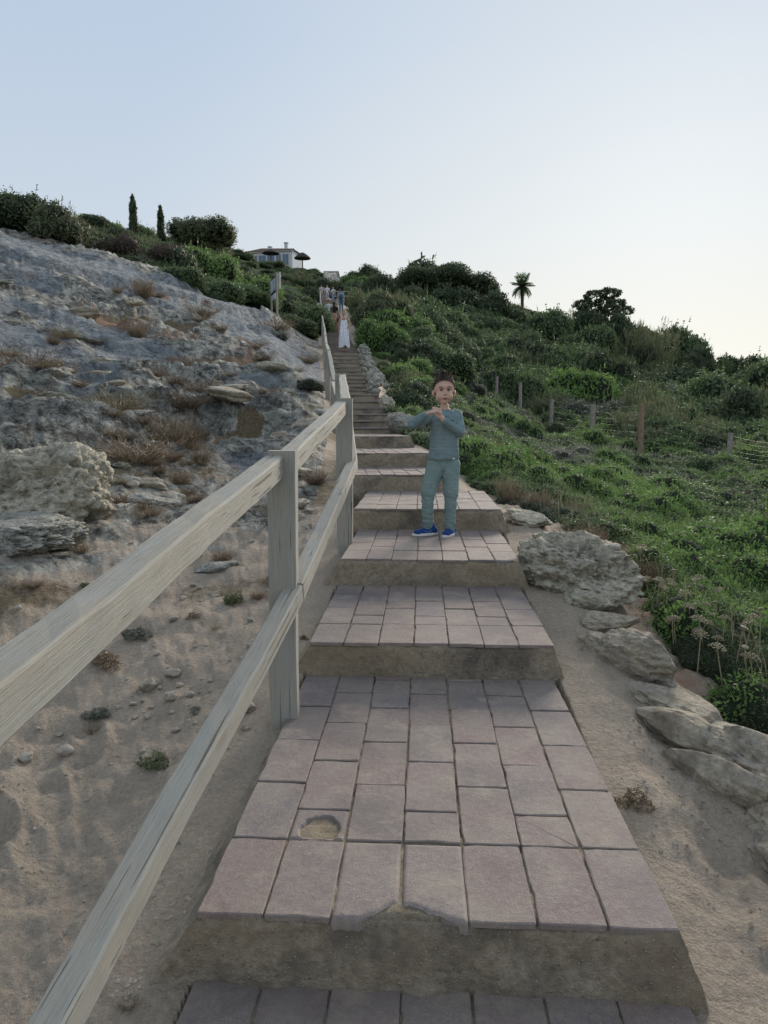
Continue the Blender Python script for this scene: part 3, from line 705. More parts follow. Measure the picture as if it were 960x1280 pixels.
def rock(px, py, Y, size, label, cat='rock', mat=None, seed=1, sub=5, rz=0, group=None, pit=.06, amp=.22, sink=.35, name='rock', tilt=(0,0), me=None):
    """size (x, y, z) half extents; placed by the ground under picture point px,py at distance Y"""
    p = pt(px, py, Y); g = gz(p.x, p.y)
    me = me or rock_mesh(seed, sub, amp, pit, 0 if seed == 21 else 4)
    o = link(name, me, mat or M_rock_pale, None, (p.x, p.y, g+size[2]*(1-sink*2)*.8), (R(tilt[0]), R(tilt[1]), R(rz)), size)
    return tag(o, label, cat, group)
rock(50, 628, 5.6, (.47, .42, .33), 'large rounded lichen crusted boulder at the left edge of the sandy slope', 'boulder', M_rock_pale, 21, 6, 10, pit=.12, amp=.24, sink=.3, name='boulder')
rock(20, 700, 4.85, (.42, .34, .15), 'low dark pitted boulder in front of the large rounded boulder at the left edge', 'boulder', M_rock_dark, 5, 6, -20, pit=.12, sink=.42, name='boulder')
rock(712, 712, 4.25, (.26, .42, .20), 'big pale pitted limestone rock beside the path right of the middle steps', 'rock', M_rock_pale, 8, 6, 31, pit=.15, amp=.24, sink=.3)
rock(655, 655, 5.6, (.16, .24, .07), 'small pale crusted rock just behind the big pitted limestone rock', 'rock', M_rock_pale, 9, 5, 20, pit=.09, sink=.2)
rock(792, 806, 3.2, (.15, .27, .12), 'smooth warm grey rock lying below the big pitted rock on the path edge', 'rock', M_rock_warm, 12, 6, 28, pit=.05, amp=.28, sink=.4, tilt=(-6, 8))
rock(762, 772, 3.6, (.15, .10, .05), 'flat brownish rock between the pitted rock and the smooth warm grey rock', 'rock', M_rock_warm, 13, 5, -10, pit=.03, sink=.15)
rock(850, 862, 2.82, (.14, .20, .09), 'flat pale ledge rock beside the green tuft on the path edge', 'rock', M_rock_warm, 17, 6, 35, pit=.06, sink=.42, amp=.3)
rock(962, 948, 2.36, (.20, .40, .12), 'long flat grey ledge rock at the right edge of the photo', 'rock', M_rock_warm, 15, 6, 28, pit=.07, amp=.3, sink=.44)
rock(1025, 1062, 1.95, (.17, .24, .11), 'blunt grey rock at the lower right end of the edging stones', 'rock', M_rock_warm, 16, 5, 20, pit=.05, sink=.42)
rock(848, 888, 2.6, (.07, .18, .06), 'narrow reddish stone set along the path side of the flat ledge rock', 'rock', M_rock_warm, 18, 5, 30, pit=.03, sink=.3)
rock(812, 848, 2.9, (.07, .16, .05), 'narrow pinkish stone set along the path below the smooth warm grey rock', 'rock', M_rock_warm, 19, 4, 32, pit=.03, sink=.3)
rock(905, 905, 2.55, (.13, .20, .08), 'cream coloured low stone between the green tuft and the long flat grey ledge rock', 'rock', M_rock_pale, 44, 5, 30, pit=.06, sink=.42, amp=.24)
rock(735, 745, 3.85, (.12, .16, .06), 'small pale stone under the front end of the big pitted limestone rock', 'rock', M_rock_pale, 45, 5, 15, pit=.05, sink=.35)
rock(890, 985, 2.3, (.05, .22, .07), 'thin reddish slab edge along the path below the long flat grey ledge rock', 'rock', M_rock_warm, 46, 5, 30, pit=.03, sink=.35)
# rocks heaped beside the upper steps
lab = ['white round stone topping the rock heap by the upper steps', 'pale stone under the white round stone by the upper steps', 'lumpy pale stone midway down the rock heap by the upper steps',
       'big chalky boulder at the foot of the rock heap by the upper steps', 'small grey stone between the chalky boulder and the step end', 'small pale stone at the corner of the highest wide step',
       'broken pale rock right of the chalky boulder behind the boy']
for k, (px, py, Y, sx_, sy_, sz_) in enumerate([(484, 506, 14.3, .12, .15, .19), (487, 516, 13.6, .13, .15, .13), (495, 524, 12.9, .18, .2, .17), (505, 537, 12.0, .27, .25, .18), (492, 541, 12.2, .12, .15, .10), (476, 497, 15.0, .12, .15, .10), (530, 550, 11.2, .20, .2, .07)]):
    rock(px, py, Y, (sx_, sy_, sz_), lab[k], 'stone', M_rock_dark if k % 2 else M_rock_pale, 30+k, 5, k*40, pit=.16, amp=.34, sink=.1, name='stone')
# low dry stone wall climbing beside the far steps
wall = empty('stone_wall', label='low rubble stone wall edging the right side of the distant steps', cat='stone wall')
wm = [rock_mesh(60+k, 3, .2, .05) for k in range(5)]
for m_ in wm: m_.materials.append(M_rock_dark)
rr = random.Random(5)
for k in range(70):
    t = k/69; Y = 16.5+17*t; c_, hw, lvl, rmp = stair_frame(np.array([Y])); x = c_[0]+hw[0]+.16+rr.uniform(-.08, .10)
    for j in range(2):
        s = rr.uniform(.06, .11); o = link('stone', wm[rr.randrange(5)], None, wall, (x+rr.uniform(-.1, .15)*j+.12*j, Y+rr.uniform(-.2, .2), float(rmp[0])-.02+.15*j), (rr.uniform(0, 3), rr.uniform(0, 3), rr.uniform(0, 3)), (s, s*1.1, s*.75))
# loose stones on the sand left of the railing
sm = [rock_mesh(90+k, 3, .22, .04) for k in range(6)]
for m_ in sm: m_.materials.append(M_stone)
big = [(144, 790, 3.75, .038, 'pale grey stone beside the dark weed clump nearest the lower rail'), (187, 856, 3.12, .05, 'largest orange brown stone on the sand beyond the lower rail'),
       (216, 848, 3.2, .03, 'white chalk stone right of the orange brown stone'), (214, 888, 2.95, .03, 'rounded buff stone right below the orange brown stone'), (81, 932, 2.62, .03, 'pale flat stone above the footprints near the top rail'),
       (33, 942, 2.6, .028, 'dark flat stone near the left edge on the sand'), (310, 896, 2.75, .038, 'tan cone shaped stone next to the foot of the front post'), (237, 885, 3.0, .022, 'small bluish stone beside the rounded buff stone'),
       (166, 617, 6.6, .06, 'bluish round stone among the dry brush right of the boulder'), (35, 680, 5.2, .07, 'pale upright stone at the left in front of the boulder')]
for k, (px, py, Y, s, l_) in enumerate(big):
    rock(px, py, Y, (s, s*rr.uniform(.7, 1.1), s*.65), l_, 'stone', M_stone if k != 1 else M_rock_warm, 0, rz=k*50, sink=.12, name='stone', me=(rock_mesh(90+k, 4, .22, .03)))
rr = random.Random(21); P = []
while len(P) < 95:
    px = rr.uniform(-10, 400); py = rr.uniform(690, 960)
    if px > 400-(py-600)*.28: continue
    Y = np.interp(py, [690, 720, 760, 800, 850, 950, 1000], [5.3, 4.7, 4.1, 3.6, 3.15, 2.5, 2.28])
    if rr.random() < .55 and not (120 < px < 340 and 760 < py < 910): continue
    p = pt(px, py, Y); P.append((p.x+rr.gauss(0, .05), p.y, rr.uniform(.006, .017)*(1.4 if py < 800 else 1)))
zz = gzs([a[0] for a in P], [a[1] for a in P])
for (x, y, s), z in zip(P, zz):
    o = link('pebble', sm[rr.randrange(6)], None, None, (x, y, z+s*.3), (rr.uniform(-.4, .4), rr.uniform(-.4, .4), rr.uniform(0, 6.3)), (s, s*rr.uniform(.7, 1.2), s*.6))
    tag(o, 'small pale pebble lying loose on the sandy ground left of the railing', 'pebble', 'loose pebbles left of the railing')
# embedded outcrop rocks on the slope
rr = random.Random(8); ob = [rock_mesh(120+k, 4, .25, .05) for k in range(6)]
for k, m_ in enumerate(ob): m_.materials.append([M_rock_warm, M_rock_dark, M_rock_pale][k % 3])
Q = []
while len(Q) < 64:
    px = rr.uniform(-20, 395); py = rr.uniform(430, 720)
    if px > 400-(py-560)*.3 or (px < 150 and 560 < py < 700): continue
    Y = float(np.interp(py, [400, 450, 500, 530, 565, 600, 640, 680, 720], [25, 16, 12.5, 10.5, 8.6, 7.3, 6.2, 5.2, 4.5]))
    p = pt(px, py, Y); Q.append((p.x, p.y, rr.uniform(.04, .13)*Y/6))
zz = gzs([a[0] for a in Q], [a[1] for a in Q])
for (x, y, s), z in zip(Q, zz):
    o = link('rock', ob[rr.randrange(6)], None, None, (x, y, z+s*.02), (rr.uniform(-.2, .2), rr.uniform(-.2, .2), R(38)+rr.uniform(-.4, .4)), (s*rr.uniform(1.0, 1.9), s*.9, s*rr.uniform(.3, .55)))
    tag(o, 'half buried low limestone rock on the bare slope left of the steps', 'rock', 'half buried rocks on the left slope')
# gravel: nobody could count it
rs = np.random.RandomState(4); N = 9000; px = rs.uniform(-40, 1000, N); py = rs.uniform(560, 1280, N)
Yg = np.interp(py, [560, 600, 640, 680, 720, 760, 800, 850, 900, 1000, 1100, 1280], [9, 7.3, 6.2, 5.2, 4.6, 4.1, 3.6, 3.15, 2.7, 2.25, 1.9, 1.4])*rs.uniform(.95, 1.05, N)
gx = (px-480)/FOC*Yg; gy = Yg; c_, hw, lv, rm = stair_frame(gy)
wgt = np.clip(.35+1.1*fbm(P3(gx, gy, 6, 1.6), 3), .03, 1); vg = masks(gx, gy, base_h(gx, gy))[0]
ok = (np.abs(gx-c_) > hw+.10) & (rs.rand(N) < wgt) & (vg < .5); gx, gy = gx[ok], gy[ok]; z = gzs(gx, gy); n = len(gx)
t0 = np.array([(1,1,1),(-1,-1,1),(-1,1,-1),(1,-1,-1)])/1.7; ov = np.array([(1,0,0),(-1,0,0),(0,1,0),(0,-1,0),(0,0,1),(0,0,-1)]); of = np.array([(0,2,4),(2,1,4),(1,3,4),(3,0,4),(2,0,5),(1,2,5),(3,1,5),(0,3,5)])
s = rs.uniform(.0025, .0075, n)*(1+gy*.12); V = ov[None]*s[:, None, None]*rs.uniform(.5, 1.2, (n, 6, 1)); an = rs.uniform(0, 6.3, n); ca, sa = np.cos(an), np.sin(an)
V = np.stack([V[..., 0]*ca[:, None]-V[..., 1]*sa[:, None], V[..., 0]*sa[:, None]+V[..., 1]*ca[:, None], V[..., 2]*.6], -1)+np.stack([gx, gy, z], 1)[:, None]
F = of[None]+(np.arange(n)*6)[:, None, None]
tag(link('gravel', mesh_np('gravel', V.reshape(-1, 3), F.reshape(-1, 3)), M_stone), 'fine gravel and grit scattered over the sandy ground', 'gravel', kind='stuff')
# ================================================================== VEGETATION
def leaf_cloud(P, N, size, rs, asp=.5, up=0.0, jit=.9):
    """quads at P with outward normals N; returns V, F, tint per face"""
    n = len(P); d = N+rs.normal(size=(n, 3))*jit; d /= np.linalg.norm(d, axis=1)[:, None]
    t = rs.normal(size=(n, 3))*(1-up)+np.array([0, 0, 1.])*up*1.6; t -= d*(t*d).sum(1)[:, None]; t /= np.linalg.norm(t, axis=1)[:, None]+1e-9
    b = np.cross(d, t); s = size*rs.uniform(.55, 1.35, n)[:, None]
    V = np.stack([P-t*s*.55, P+b*s*asp*.5, P+t*s*.65+d*s*.12, P-b*s*asp*.5], 1).reshape(-1, 3)
    F = np.arange(n*4).reshape(n, 4); return V, F
def finish_leaves(name, parts, mats):
    """parts: list of (V, F, tint, material index)"""
    Vs = []; Fs = []; Ts = []; Ms = []; k = 0
    for V, F, T, mi in parts:
        if F.shape[1] == 3: F = np.c_[F, F[:, 2]]
        Vs.append(V); Fs.append(F+k); Ts.append(np.broadcast_to(T, (len(F),))); Ms.append(np.full(len(F), mi)); k += len(V)
    V = np.concatenate(Vs); F = np.concatenate(Fs); T = np.concatenate(Ts); Mi = np.concatenate(Ms)
    me = bpy.data.meshes.new(name); tri = F[:, 2] == F[:, 3]; cnt = np.where(tri, 3, 4).astype(np.int32)
    keep = np.ones((len(F), 4), bool); keep[tri, 3] = False; lv = F[keep].astype(np.int32)
    me.vertices.add(len(V)); me.vertices.foreach_set('co', V.astype(np.float32).ravel())
    me.loops.add(len(lv)); me.loops.foreach_set('vertex_index', lv)
    me.polygons.add(len(F)); me.polygons.foreach_set('loop_start', np.r_[0, np.cumsum(cnt)[:-1]].astype(np.int32)); me.polygons.foreach_set('loop_total', cnt)
    me.polygons.foreach_set('material_index', Mi.astype(np.int32)); me.update(calc_edges=True)
    at = me.attributes.new('tint', 'FLOAT', 'FACE'); at.data.foreach_set('value', T.astype(np.float32))
    for m_ in mats: me.materials.append(m_)
    return me
def ico(sub, c, r):
    bm = bmesh.new(); bmesh.ops.create_icosphere(bm, subdivisions=sub, radius=1); bm.verts.ensure_lookup_table()
    V = np.array([v.co for v in bm.verts]); F = np.array([[v.index for v in f.verts] for f in bm.faces]); bm.free()
    return V*np.array(r)+np.array(c), F
def lobes_dome(rs, n, spread=.62, rad=(.3, .5), top=.6):
    L = []
    for k in range(n):
        a = rs.uniform(0, 6.28); q = rs.uniform(0, 1)**.6*spread; z = rs.uniform(.12, top)*(1-.55*q)
        r = rs.uniform(*rad); L.append((np.array([q*math.cos(a), q*math.sin(a), z]), np.array([r, r, r*rs.uniform(.65, .95)])))
    return L
def sample_lobes(rs, L, n, shell=(.8, 1.06), lo=-.05):
    P = []; N = []; w_ = np.array([l[1][0]**2 for l in L]); w_ /= w_.sum()
    which = rs.choice(len(L), n*2, p=w_); dv = rs.normal(size=(n*2, 3)); dv /= np.linalg.norm(dv, axis=1)[:, None]
    C = np.array([l[0] for l in L]); Rd = np.array([l[1] for l in L]); f = rs.uniform(shell[0], shell[1], n*2)[:, None]
    p = C[which]+dv*Rd[which]*f*(1+.18*perlin(dv*2.2+which[:, None]*3.1))[:, None]
    inside = np.zeros(len(p), bool)
    for j in range(len(L)): inside |= ((((p-C[j])/Rd[j])**2).sum(1) < .60) & (which != j)
    ok = ~inside & (p[:, 2] > lo); return p[ok][:n], dv[ok][:n]
def shrub_mesh(seed, mat, nleaf=4200, leaf=.07, nl=9, asp=.5, up=.1, core=True, spread=.62, rad=(.3, .5), top=.6, name='shrub', sprig=0, core_mat=None, jit=.9):
    rs = np.random.RandomState(seed); L = lobes_dome(rs, nl, spread, rad, top)
    P, N = sample_lobes(rs, L, nleaf); V, F = leaf_cloud(P, N, leaf, rs, asp, up, jit)
    T = np.clip(.45+.22*rs.normal(size=len(F))*.8+.35*perlin(P*2.4+seed), 0, 1); parts = [(V, F, T, 0)]
    if sprig:   # shoots that break the outline
        i = rs.choice(len(P), sprig); base = P[i]; dr = N[i]+np.array([0, 0, .9]); dr /= np.linalg.norm(dr, axis=1)[:, None]; ln = rs.uniform(.08, .22, sprig)
        for q in range(6):
            pp = base+dr*(ln*(q/5))[:, None]; V, F = leaf_cloud(pp, dr, leaf*.8, rs, asp, .2, 1.); parts.append((V, F, np.clip(.6+.2*rs.normal(size=len(F)), 0, 1), 0))
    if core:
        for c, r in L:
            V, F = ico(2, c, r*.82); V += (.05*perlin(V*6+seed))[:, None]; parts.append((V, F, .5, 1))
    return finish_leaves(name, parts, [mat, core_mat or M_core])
def wispy_mesh(seed, mat, n=3600, leaf=.10, plumes=26, name='shrub', h=(.6, 1.15), spread=.5):
    """feathery upright shrub: many plumes of fine drooping needles"""
    rs = np.random.RandomState(seed); parts = []; per = n//plumes
    for k in range(plumes):
        a = rs.uniform(0, 6.28); q = rs.uniform(0, 1)**.5*spread; b = np.array([q*math.cos(a)*.5, q*math.sin(a)*.5, 0]); hh = rs.uniform(*h)*(1-.35*q/spread)
        tip = b+np.array([q*math.cos(a)*1.1, q*math.sin(a)*1.1, hh]); t = rs.uniform(.12, 1, per)**.8
        w_ = (.16*np.sin(np.pi*np.clip(t, .1, 1)**.8)+.02)[:, None]; P = b+(tip-b)*t[:, None]+rs.normal(size=(per, 3))*w_*np.array([1, 1, .7])
        V, F = leaf_cloud(P, rs.normal(size=(per, 3)), leaf, rs, .16, .75, .4); parts.append((V, F, np.clip(.3+.5*t+.15*rs.normal(size=per), 0, 1), 0))
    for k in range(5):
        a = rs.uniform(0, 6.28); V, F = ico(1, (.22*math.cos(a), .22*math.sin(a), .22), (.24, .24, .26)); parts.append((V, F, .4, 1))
    return finish_leaves(name, parts, [mat, M_core])
def twiggy_mesh(seed, n=260, name='dry_shrub', leafmat=None, nl=900, spread=1.0, hh=.8):
    """low tangle of thin dead twigs with sparse leaves"""
    rs = np.random.RandomState(seed); V = []; F = []; k = 0; tips = []
    for i in range(n):
        a = rs.uniform(0, 6.28); q = rs.uniform(0, .35); p = np.array([q*math.cos(a), q*math.sin(a), 0]); d = np.array([math.cos(a)*rs.uniform(.2, 1)*spread, math.sin(a)*rs.uniform(.2, 1)*spread, rs.uniform(.5, 1)*hh])
        w_ = .012
        for s in range(4):
            p2 = p+d*.25+rs.normal(size=3)*.05; sd_ = np.cross(d, rs.normal(size=3)); sd_ = sd_/np.linalg.norm(sd_)*w_*(1-s*.22)
            V += [p-sd_, p+sd_, p2+sd_*.7, p2-sd_*.7]; F.append([k, k+1, k+2, k+3]); k += 4; p = p2; tips.append(p)
            if s > 0: d = d+rs.normal(size=3)*.25
    tips = np.array(tips); P = tips[rs.choice(len(tips), nl)]+rs.normal(size=(nl, 3))*.06; lv, lf = leaf_cloud(P, P, .055, rs, .5, .2)
    return finish_leaves(name, [(np.array(V), np.array(F), np.clip(.5+.25*rs.normal(size=len(F)), 0, 1), 1), (lv, lf, np.clip(.5+.25*rs.normal(size=len(lf)), 0, 1), 0)], [leafmat or L_dry, L_dry])
SH = {
 'dark': [shrub_mesh(1, L_dark, sprig=60), shrub_mesh(2, L_dark, nl=13, rad=(.22, .4), sprig=80), shrub_mesh(3, L_dark, leaf=.085, sprig=60)],
 'mid': [shrub_mesh(4, L_mid, sprig=80), shrub_mesh(5, L_mid, nl=12, rad=(.22, .42), sprig=60), shrub_mesh(6, L_mid, leaf=.06, nleaf=5200, sprig=90)],
 'bright': [shrub_mesh(7, L_bright, leaf=.06, nleaf=5200, sprig=100), shrub_mesh(8, L_bright, nl=12, sprig=60)],
 'olive': [wispy_mesh(9, L_olive), wispy_mesh(10, L_olive, plumes=36), shrub_mesh(11, L_olive, asp=.3, leaf=.09, sprig=120)],
 'grey': [shrub_mesh(12, L_grey, leaf=.05, nleaf=5200, asp=.35, sprig=120), wispy_mesh(13, L_grey, plumes=40, h=(.5, .9))],
 'purple': [shrub_mesh(14, L_purple, leaf=.07, sprig=120, asp=.35, core_mat=M_core_dry)],
 'pine': [wispy_mesh(15, L_mid, n=4200, plumes=22, h=(.8, 1.4), spread=.45), wispy_mesh(16, L_dark, n=4200, plumes=22, h=(.8, 1.3), spread=.5)],
}
def put(me, name, x, y, z, s, rz, label, cat, group=None, sz=None):
    o = link(name, me, None, None, (x, y, z), (0, 0, rz), s if hasattr(s, '__len__') else (s, s, sz if sz else s)); return tag(o, label, cat, group)

# ---- named shrubs one can point to: (px, py of foot, distance, radius px, height factor, kind, index, label)
named = [
 (505, 512, 16.5, 52, .85, 'dark', 0, 'big dense dark green shrub leaning over the upper steps behind the boy', 'mid'),
 (545, 548, 12.5, 40, 1.0, 'mid', 0, 'bushy green shrub directly behind the boy', None),
 (478, 440, 33, 36, 1.1, 'bright', 0, 'bright green rounded shrub right of the woman in the white dress', None),
 (478, 412, 42, 40, 1.0, 'olive', 2, 'yellowish green shrub above the bright rounded shrub by the upper steps', None),
 (447, 398, 52, 20, 1.5, 'olive', 0, 'feathery pale shrub standing right of the people on the landing', None),
 (815, 560, 27, 66, .95, 'olive', 0, 'wide feathery grey green shrub behind the fence between the brown post and the right end', None),
 (742, 552, 34, 56, .9, 'grey', 0, 'dark grey green rounded shrub behind the grey fence post', None),
 (935, 580, 23, 52, 1.0, 'mid', 2, 'light green leafy shrub behind the last fence post at the right', None),
 (690, 525, 40, 60, .7, 'bright', 1, 'bright green spreading shrub behind the middle fence posts', None),
 (620, 500, 48, 50, .8, 'mid', 1, 'green shrub beyond the fence just above the boy', None),
 (860, 545, 30, 58, .95, 'mid', 1, 'tall mid green shrub behind the fence left of the last post', None),
 (640, 500, 44, 46, .9, 'dark', 1, 'dark rounded shrub behind the fence above the boy to the right', None),
 (770, 520, 42, 60, .9, 'dark', 0, 'large dark spreading shrub on the slope above the brown fence post', None),
 (900, 500, 52, 66, .9, 'mid', 0, 'large mid green shrub on the far slope above the last fence post', None),
 (700, 478, 62, 58, .9, 'mid', 2, 'large mid green shrub high behind the middle fence posts', None),
 (830, 478, 75, 62, .85, 'dark', 2, 'large dark shrub mass below the right skyline', None),
 (150, 545, 9.6, 30, .8, 'grey', 0, 'grey green bushy shrub on the left slope above the boulder', None),
 (385, 515, 14.5, 22, .6, 'grey', 0, 'low green and brown shrub at the foot of the rock slope near the steps', None),
 (352, 436, 27, 18, .7, 'grey', 1, 'small grey shrub in a hollow at the top right of the rock slope', None),
 (75, 305, 32, 45, .9, 'olive', 2, 'pale yellow green shrub at the top left edge of the rock slope', None),
 (150, 322, 33, 42, .9, 'purple', 0, 'dark purplish brown shrub below the tall cypress', None),
 (195, 340, 36, 55, .75, 'purple', 0, 'wide dark bush at the top edge of the rocks under the two cypresses', None),
 (270, 360, 44, 52, .75, 'mid', 1, 'green shrub at the top edge of the rock slope below the round tree', None),
 (320, 392, 40, 45, .75, 'bright', 1, 'bright green low shrub left of the information board', None),
 (375, 402, 42, 42, .8, 'mid', 2, 'green shrub right of the information board beside the railing', None),
 (412, 352, 84, 26, 1.1, 'dark', 1, 'dark shrub right behind the people standing at the top of the steps', None),
 (392, 362, 80, 22, 1.0, 'dark', 2, 'dark shrub left of the people at the top of the steps', None),
 (438, 362, 78, 24, 1.1, 'mid', 1, 'dark green shrub right of the people at the top of the steps', None),
 (465, 350, 95, 42, .8, 'dark', 0, 'broad dark shrub forming the skyline right above the top of the steps', None),
 (20, 290, 33, 60, .8, 'dark', 1, 'dark shrub at the top left corner of the rock slope', None),
]
for k, (px, py, Y, rp_, hf, kd, ix, lb, _) in enumerate(named):
    p = pt(px, py, Y); s = rp_*Y/FOC; g = min(gz(p.x, p.y), p.z+.25*s) if Y > 11 else gz(p.x, p.y)
    g = gz(p.x, p.y)
    put(SH[kd][ix], 'shrub', p.x, p.y, g-.08*s, (s, s, s*hf*1.35), k*1.3, lb, 'shrub')

FLX = [1300, 985, 909, 800, 739, 688, 650, 620, 599, 588, 574, 560, 538, 520, 500]; FLY = [9, 14.5, 17, 20, 25, 30, 34, 38, 42, 46, 50, 55, 62, 70, 80]
def before_fence(px, y, m=1.0): return (px > 565) & (y < np.interp(px, FLX[::-1], FLY[::-1])+m)
# ---- hillside scrub: 280 individuals and the rest as one mass
rs = np.random.RandomState(77)
def ray_ground(th, tele):
    """first ground distance along azimuth th seen at elevation tangent tele"""
    rr_ = np.exp(np.linspace(math.log(9), math.log(320), 150)); x = np.sin(th)[:, None]*rr_; y = np.cos(th)[:, None]*rr_
    h = base_h(x.ravel(), y.ravel()).reshape(x.shape); e = (h-EYE)/rr_; hit = e >= tele[:, None]
    i = hit.argmax(1); return np.where(hit.any(1), rr_[i], -1)
def kind_pick(px, py, r, rs_):
    q = rs_.rand()
    if px > 830 and py < 520: return ('dark', 'mid', 'mid', 'dark')[int(q*4)]
    if px > 560 and py < 470: return ('dark', 'mid', 'dark', 'dark', 'mid', 'dark', 'olive')[int(q*7)]
    if px < 404: return ('dark', 'mid', 'dark', 'bright', 'mid', 'olive')[int(q*6)]
    return ('dark', 'mid', 'mid', 'bright', 'olive', 'dark', 'mid')[int(q*7)]
cand = []
n = 420; PX = rs.uniform(-60, 1020, n*3); PY = rs.uniform(262, 600, n*3)
th = []; te = []
for a, b in zip(PX, PY):
    u = (a-480)/FOC; v = -(b-640)/FOC; dy = SP*v+CP; dz = CP*v-SP; th.append(math.atan2(u, dy)); te.append(dz/math.hypot(u, dy))
D = ray_ground(np.array(th), np.array(te)); PXg = []
for a, b, t_, d_ in zip(PX, PY, th, D):
    if d_ < 14 or d_ > 230: continue
    x, y = math.sin(t_)*d_, math.cos(t_)*d_; cand.append((x, y, d_, a, b))
cx = np.array([c[0] for c in cand]); cy = np.array([c[1] for c in cand]); G, VG = ground_fields(cx, cy)[:2]
sel = []
for (x, y, d_, a, b), g, v in zip(cand, G, VG):
    if v < .5 or before_fence(a, y, 2.5): continue
    c_, hw, _, _ = stair_frame(np.array([y]))
    rad = (rs.uniform(16, 34) if rs.rand() < .65 else rs.uniform(36, 56))*d_/FOC; rad = min(max(rad, .55), 6.5 if a > 480 else 3.2)
    if abs(x-c_[0]) < hw[0]+rad*.8+.3 and y < 78: continue
    if any((x-q[0])**2+(y-q[1])**2 < (.46*(rad+q[3]))**2 for q in sel): continue
    if len(sel) >= 262: break
    sel.append((x, y, g, rad, a, b, d_))
dup_idx = {}
WORD = {'dark': 'dark green dense shrub', 'mid': 'mid green leafy shrub', 'bright': 'bright green low shrub', 'olive': 'feathery olive green shrub', 'grey': 'grey green shrub', 'pine': 'young feathery pine shrub', 'purple': 'dark brown shrub'}
for x, y, g, rad, a, b, d_ in sel:
    kd = kind_pick(a, b, d_, rs); lst = SH[kd]; me = lst[rs.randint(len(lst))]
    where = 'on the hillside left of the distant steps' if x < np.interp(y, SA[:, 0], SA[:, 2]) else ('on the slope between the steps and the wire fence' if b > 470 and a < 620 else ('on the slope below the skyline at the right' if a > 620 and b < 470 else ('on the hillside right of the distant steps' if a <= 620 else 'on the far slope behind the wire fence')))
    s = rad; put(me, 'shrub', x, y, g-.1*s, (s, s, s*rs.uniform(.85, 1.35)*(1.25 if (a > 600 and b > 440) else 1)*(.6 if 285 < a < 400 else .85 if a < 285 else .45 if (625 < a < 685 and b < 420) else 1)), rs.uniform(0, 6.3), WORD[kd]+' '+where, 'shrub', 'scrub '+where)
# low rounded bushes in the band between the path and the wire fence
rs2 = np.random.RandomState(91); bn = []
tries = 0
while len(bn) < 34 and tries < 4000:
    tries += 1; px = rs2.uniform(570, 990); py = rs2.uniform(505, 640); Y = float(np.interp(py, [505, 530, 555, 575, 600, 640], [36, 29, 22, 17.5, 13, 9]))
    p = pt(px, py, Y); r_ = rs2.uniform(20, 40)*Y/FOC
    if not before_fence(px, Y, -.5) or masks(np.array([p.x-r_]), np.array([p.y]), np.array([p.z]))[0][0] < .5: continue
    if any((p.x-q[0])**2+(p.y-q[1])**2 < (.6*(r_+q[2]))**2 for q in bn): continue
    kd = ('mid', 'bright', 'mid', 'dark', 'bright', 'grey')[rs2.randint(6)]; bn.append((p.x, p.y, r_, kd))
for (x, y, r_, kd), g in zip(bn, gzs([q[0] for q in bn], [q[1] for q in bn])):
    lst = SH[kd][:2] if kd != 'grey' else SH[kd][:1]; put(lst[rs2.randint(len(lst))], 'shrub', x, y, g-.18*r_, (r_, r_, r_*rs2.uniform(.55, .85)), rs2.uniform(0, 6.3), WORD[kd]+' in the band between the path and the wire fence', 'shrub', 'bushes between the path and the wire fence')
# the remaining scrub as one mass, geometry-node instances of the shrubs above
def gn_scatter(name, pts, scl, rot, idx, sources, label, cat, mat_index=None):
    """pts (n,3), scl (n,3), rot (n,), idx (n,) -> one object whose nodes instance the meshes of real shrubs of the scene"""
    me = bpy.data.meshes.new(name); me.vertices.add(len(pts)); me.vertices.foreach_set('co', np.asarray(pts, np.float32).ravel())
    a = me.attributes.new('scl', 'FLOAT_VECTOR', 'POINT'); a.data.foreach_set('vector', np.asarray(scl, np.float32).ravel())
    a = me.attributes.new('rot', 'FLOAT_VECTOR', 'POINT'); rv = np.zeros((len(pts), 3), np.float32); rv[:, 2] = rot; a.data.foreach_set('vector', rv.ravel())
    a = me.attributes.new('idx', 'INT', 'POINT'); a.data.foreach_set('value', np.asarray(idx, np.int32)); me.update()
    o = bpy.data.objects.new(name, me); COL.objects.link(o)
    ng = bpy.data.node_groups.new(name+'_nodes', 'GeometryNodeTree'); ng.interface.new_socket('Geometry', in_out='INPUT', socket_type='NodeSocketGeometry'); ng.interface.new_socket('Geometry', in_out='OUTPUT', socket_type='NodeSocketGeometry')
    gi = ng.nodes.new('NodeGroupInput'); go = ng.nodes.new('NodeGroupOutput'); iop = ng.nodes.new('GeometryNodeInstanceOnPoints'); jn = ng.nodes.new('GeometryNodeJoinGeometry')
    for s_ in reversed(sources):
        oi = ng.nodes.new('GeometryNodeObjectInfo'); oi.inputs['Object'].default_value = s_; oi.transform_space = 'ORIGINAL'
        oi.inputs['As Instance'].default_value = True; ng.links.new(oi.outputs['Geometry'], jn.inputs[0])
    def at(nm, ty):
        q = ng.nodes.new('GeometryNodeInputNamedAttribute'); q.data_type = ty; q.inputs['Name'].default_value = nm; return q.outputs['Attribute']
    ng.links.new(gi.outputs[0], iop.inputs['Points']); ng.links.new(jn.outputs[0], iop.inputs['Instance']); iop.inputs['Pick Instance'].default_value = True
    ng.links.new(at('idx', 'INT'), iop.inputs['Instance Index']); ng.links.new(at('rot', 'FLOAT_VECTOR'), iop.inputs['Rotation']); ng.links.new(at('scl', 'FLOAT_VECTOR'), iop.inputs['Scale'])
    ng.links.new(iop.outputs[0], go.inputs[0]); m = o.modifiers.new('scatter', 'NODES'); m.node_group = ng
    return tag(o, label, cat, kind='stuff')
src = {}
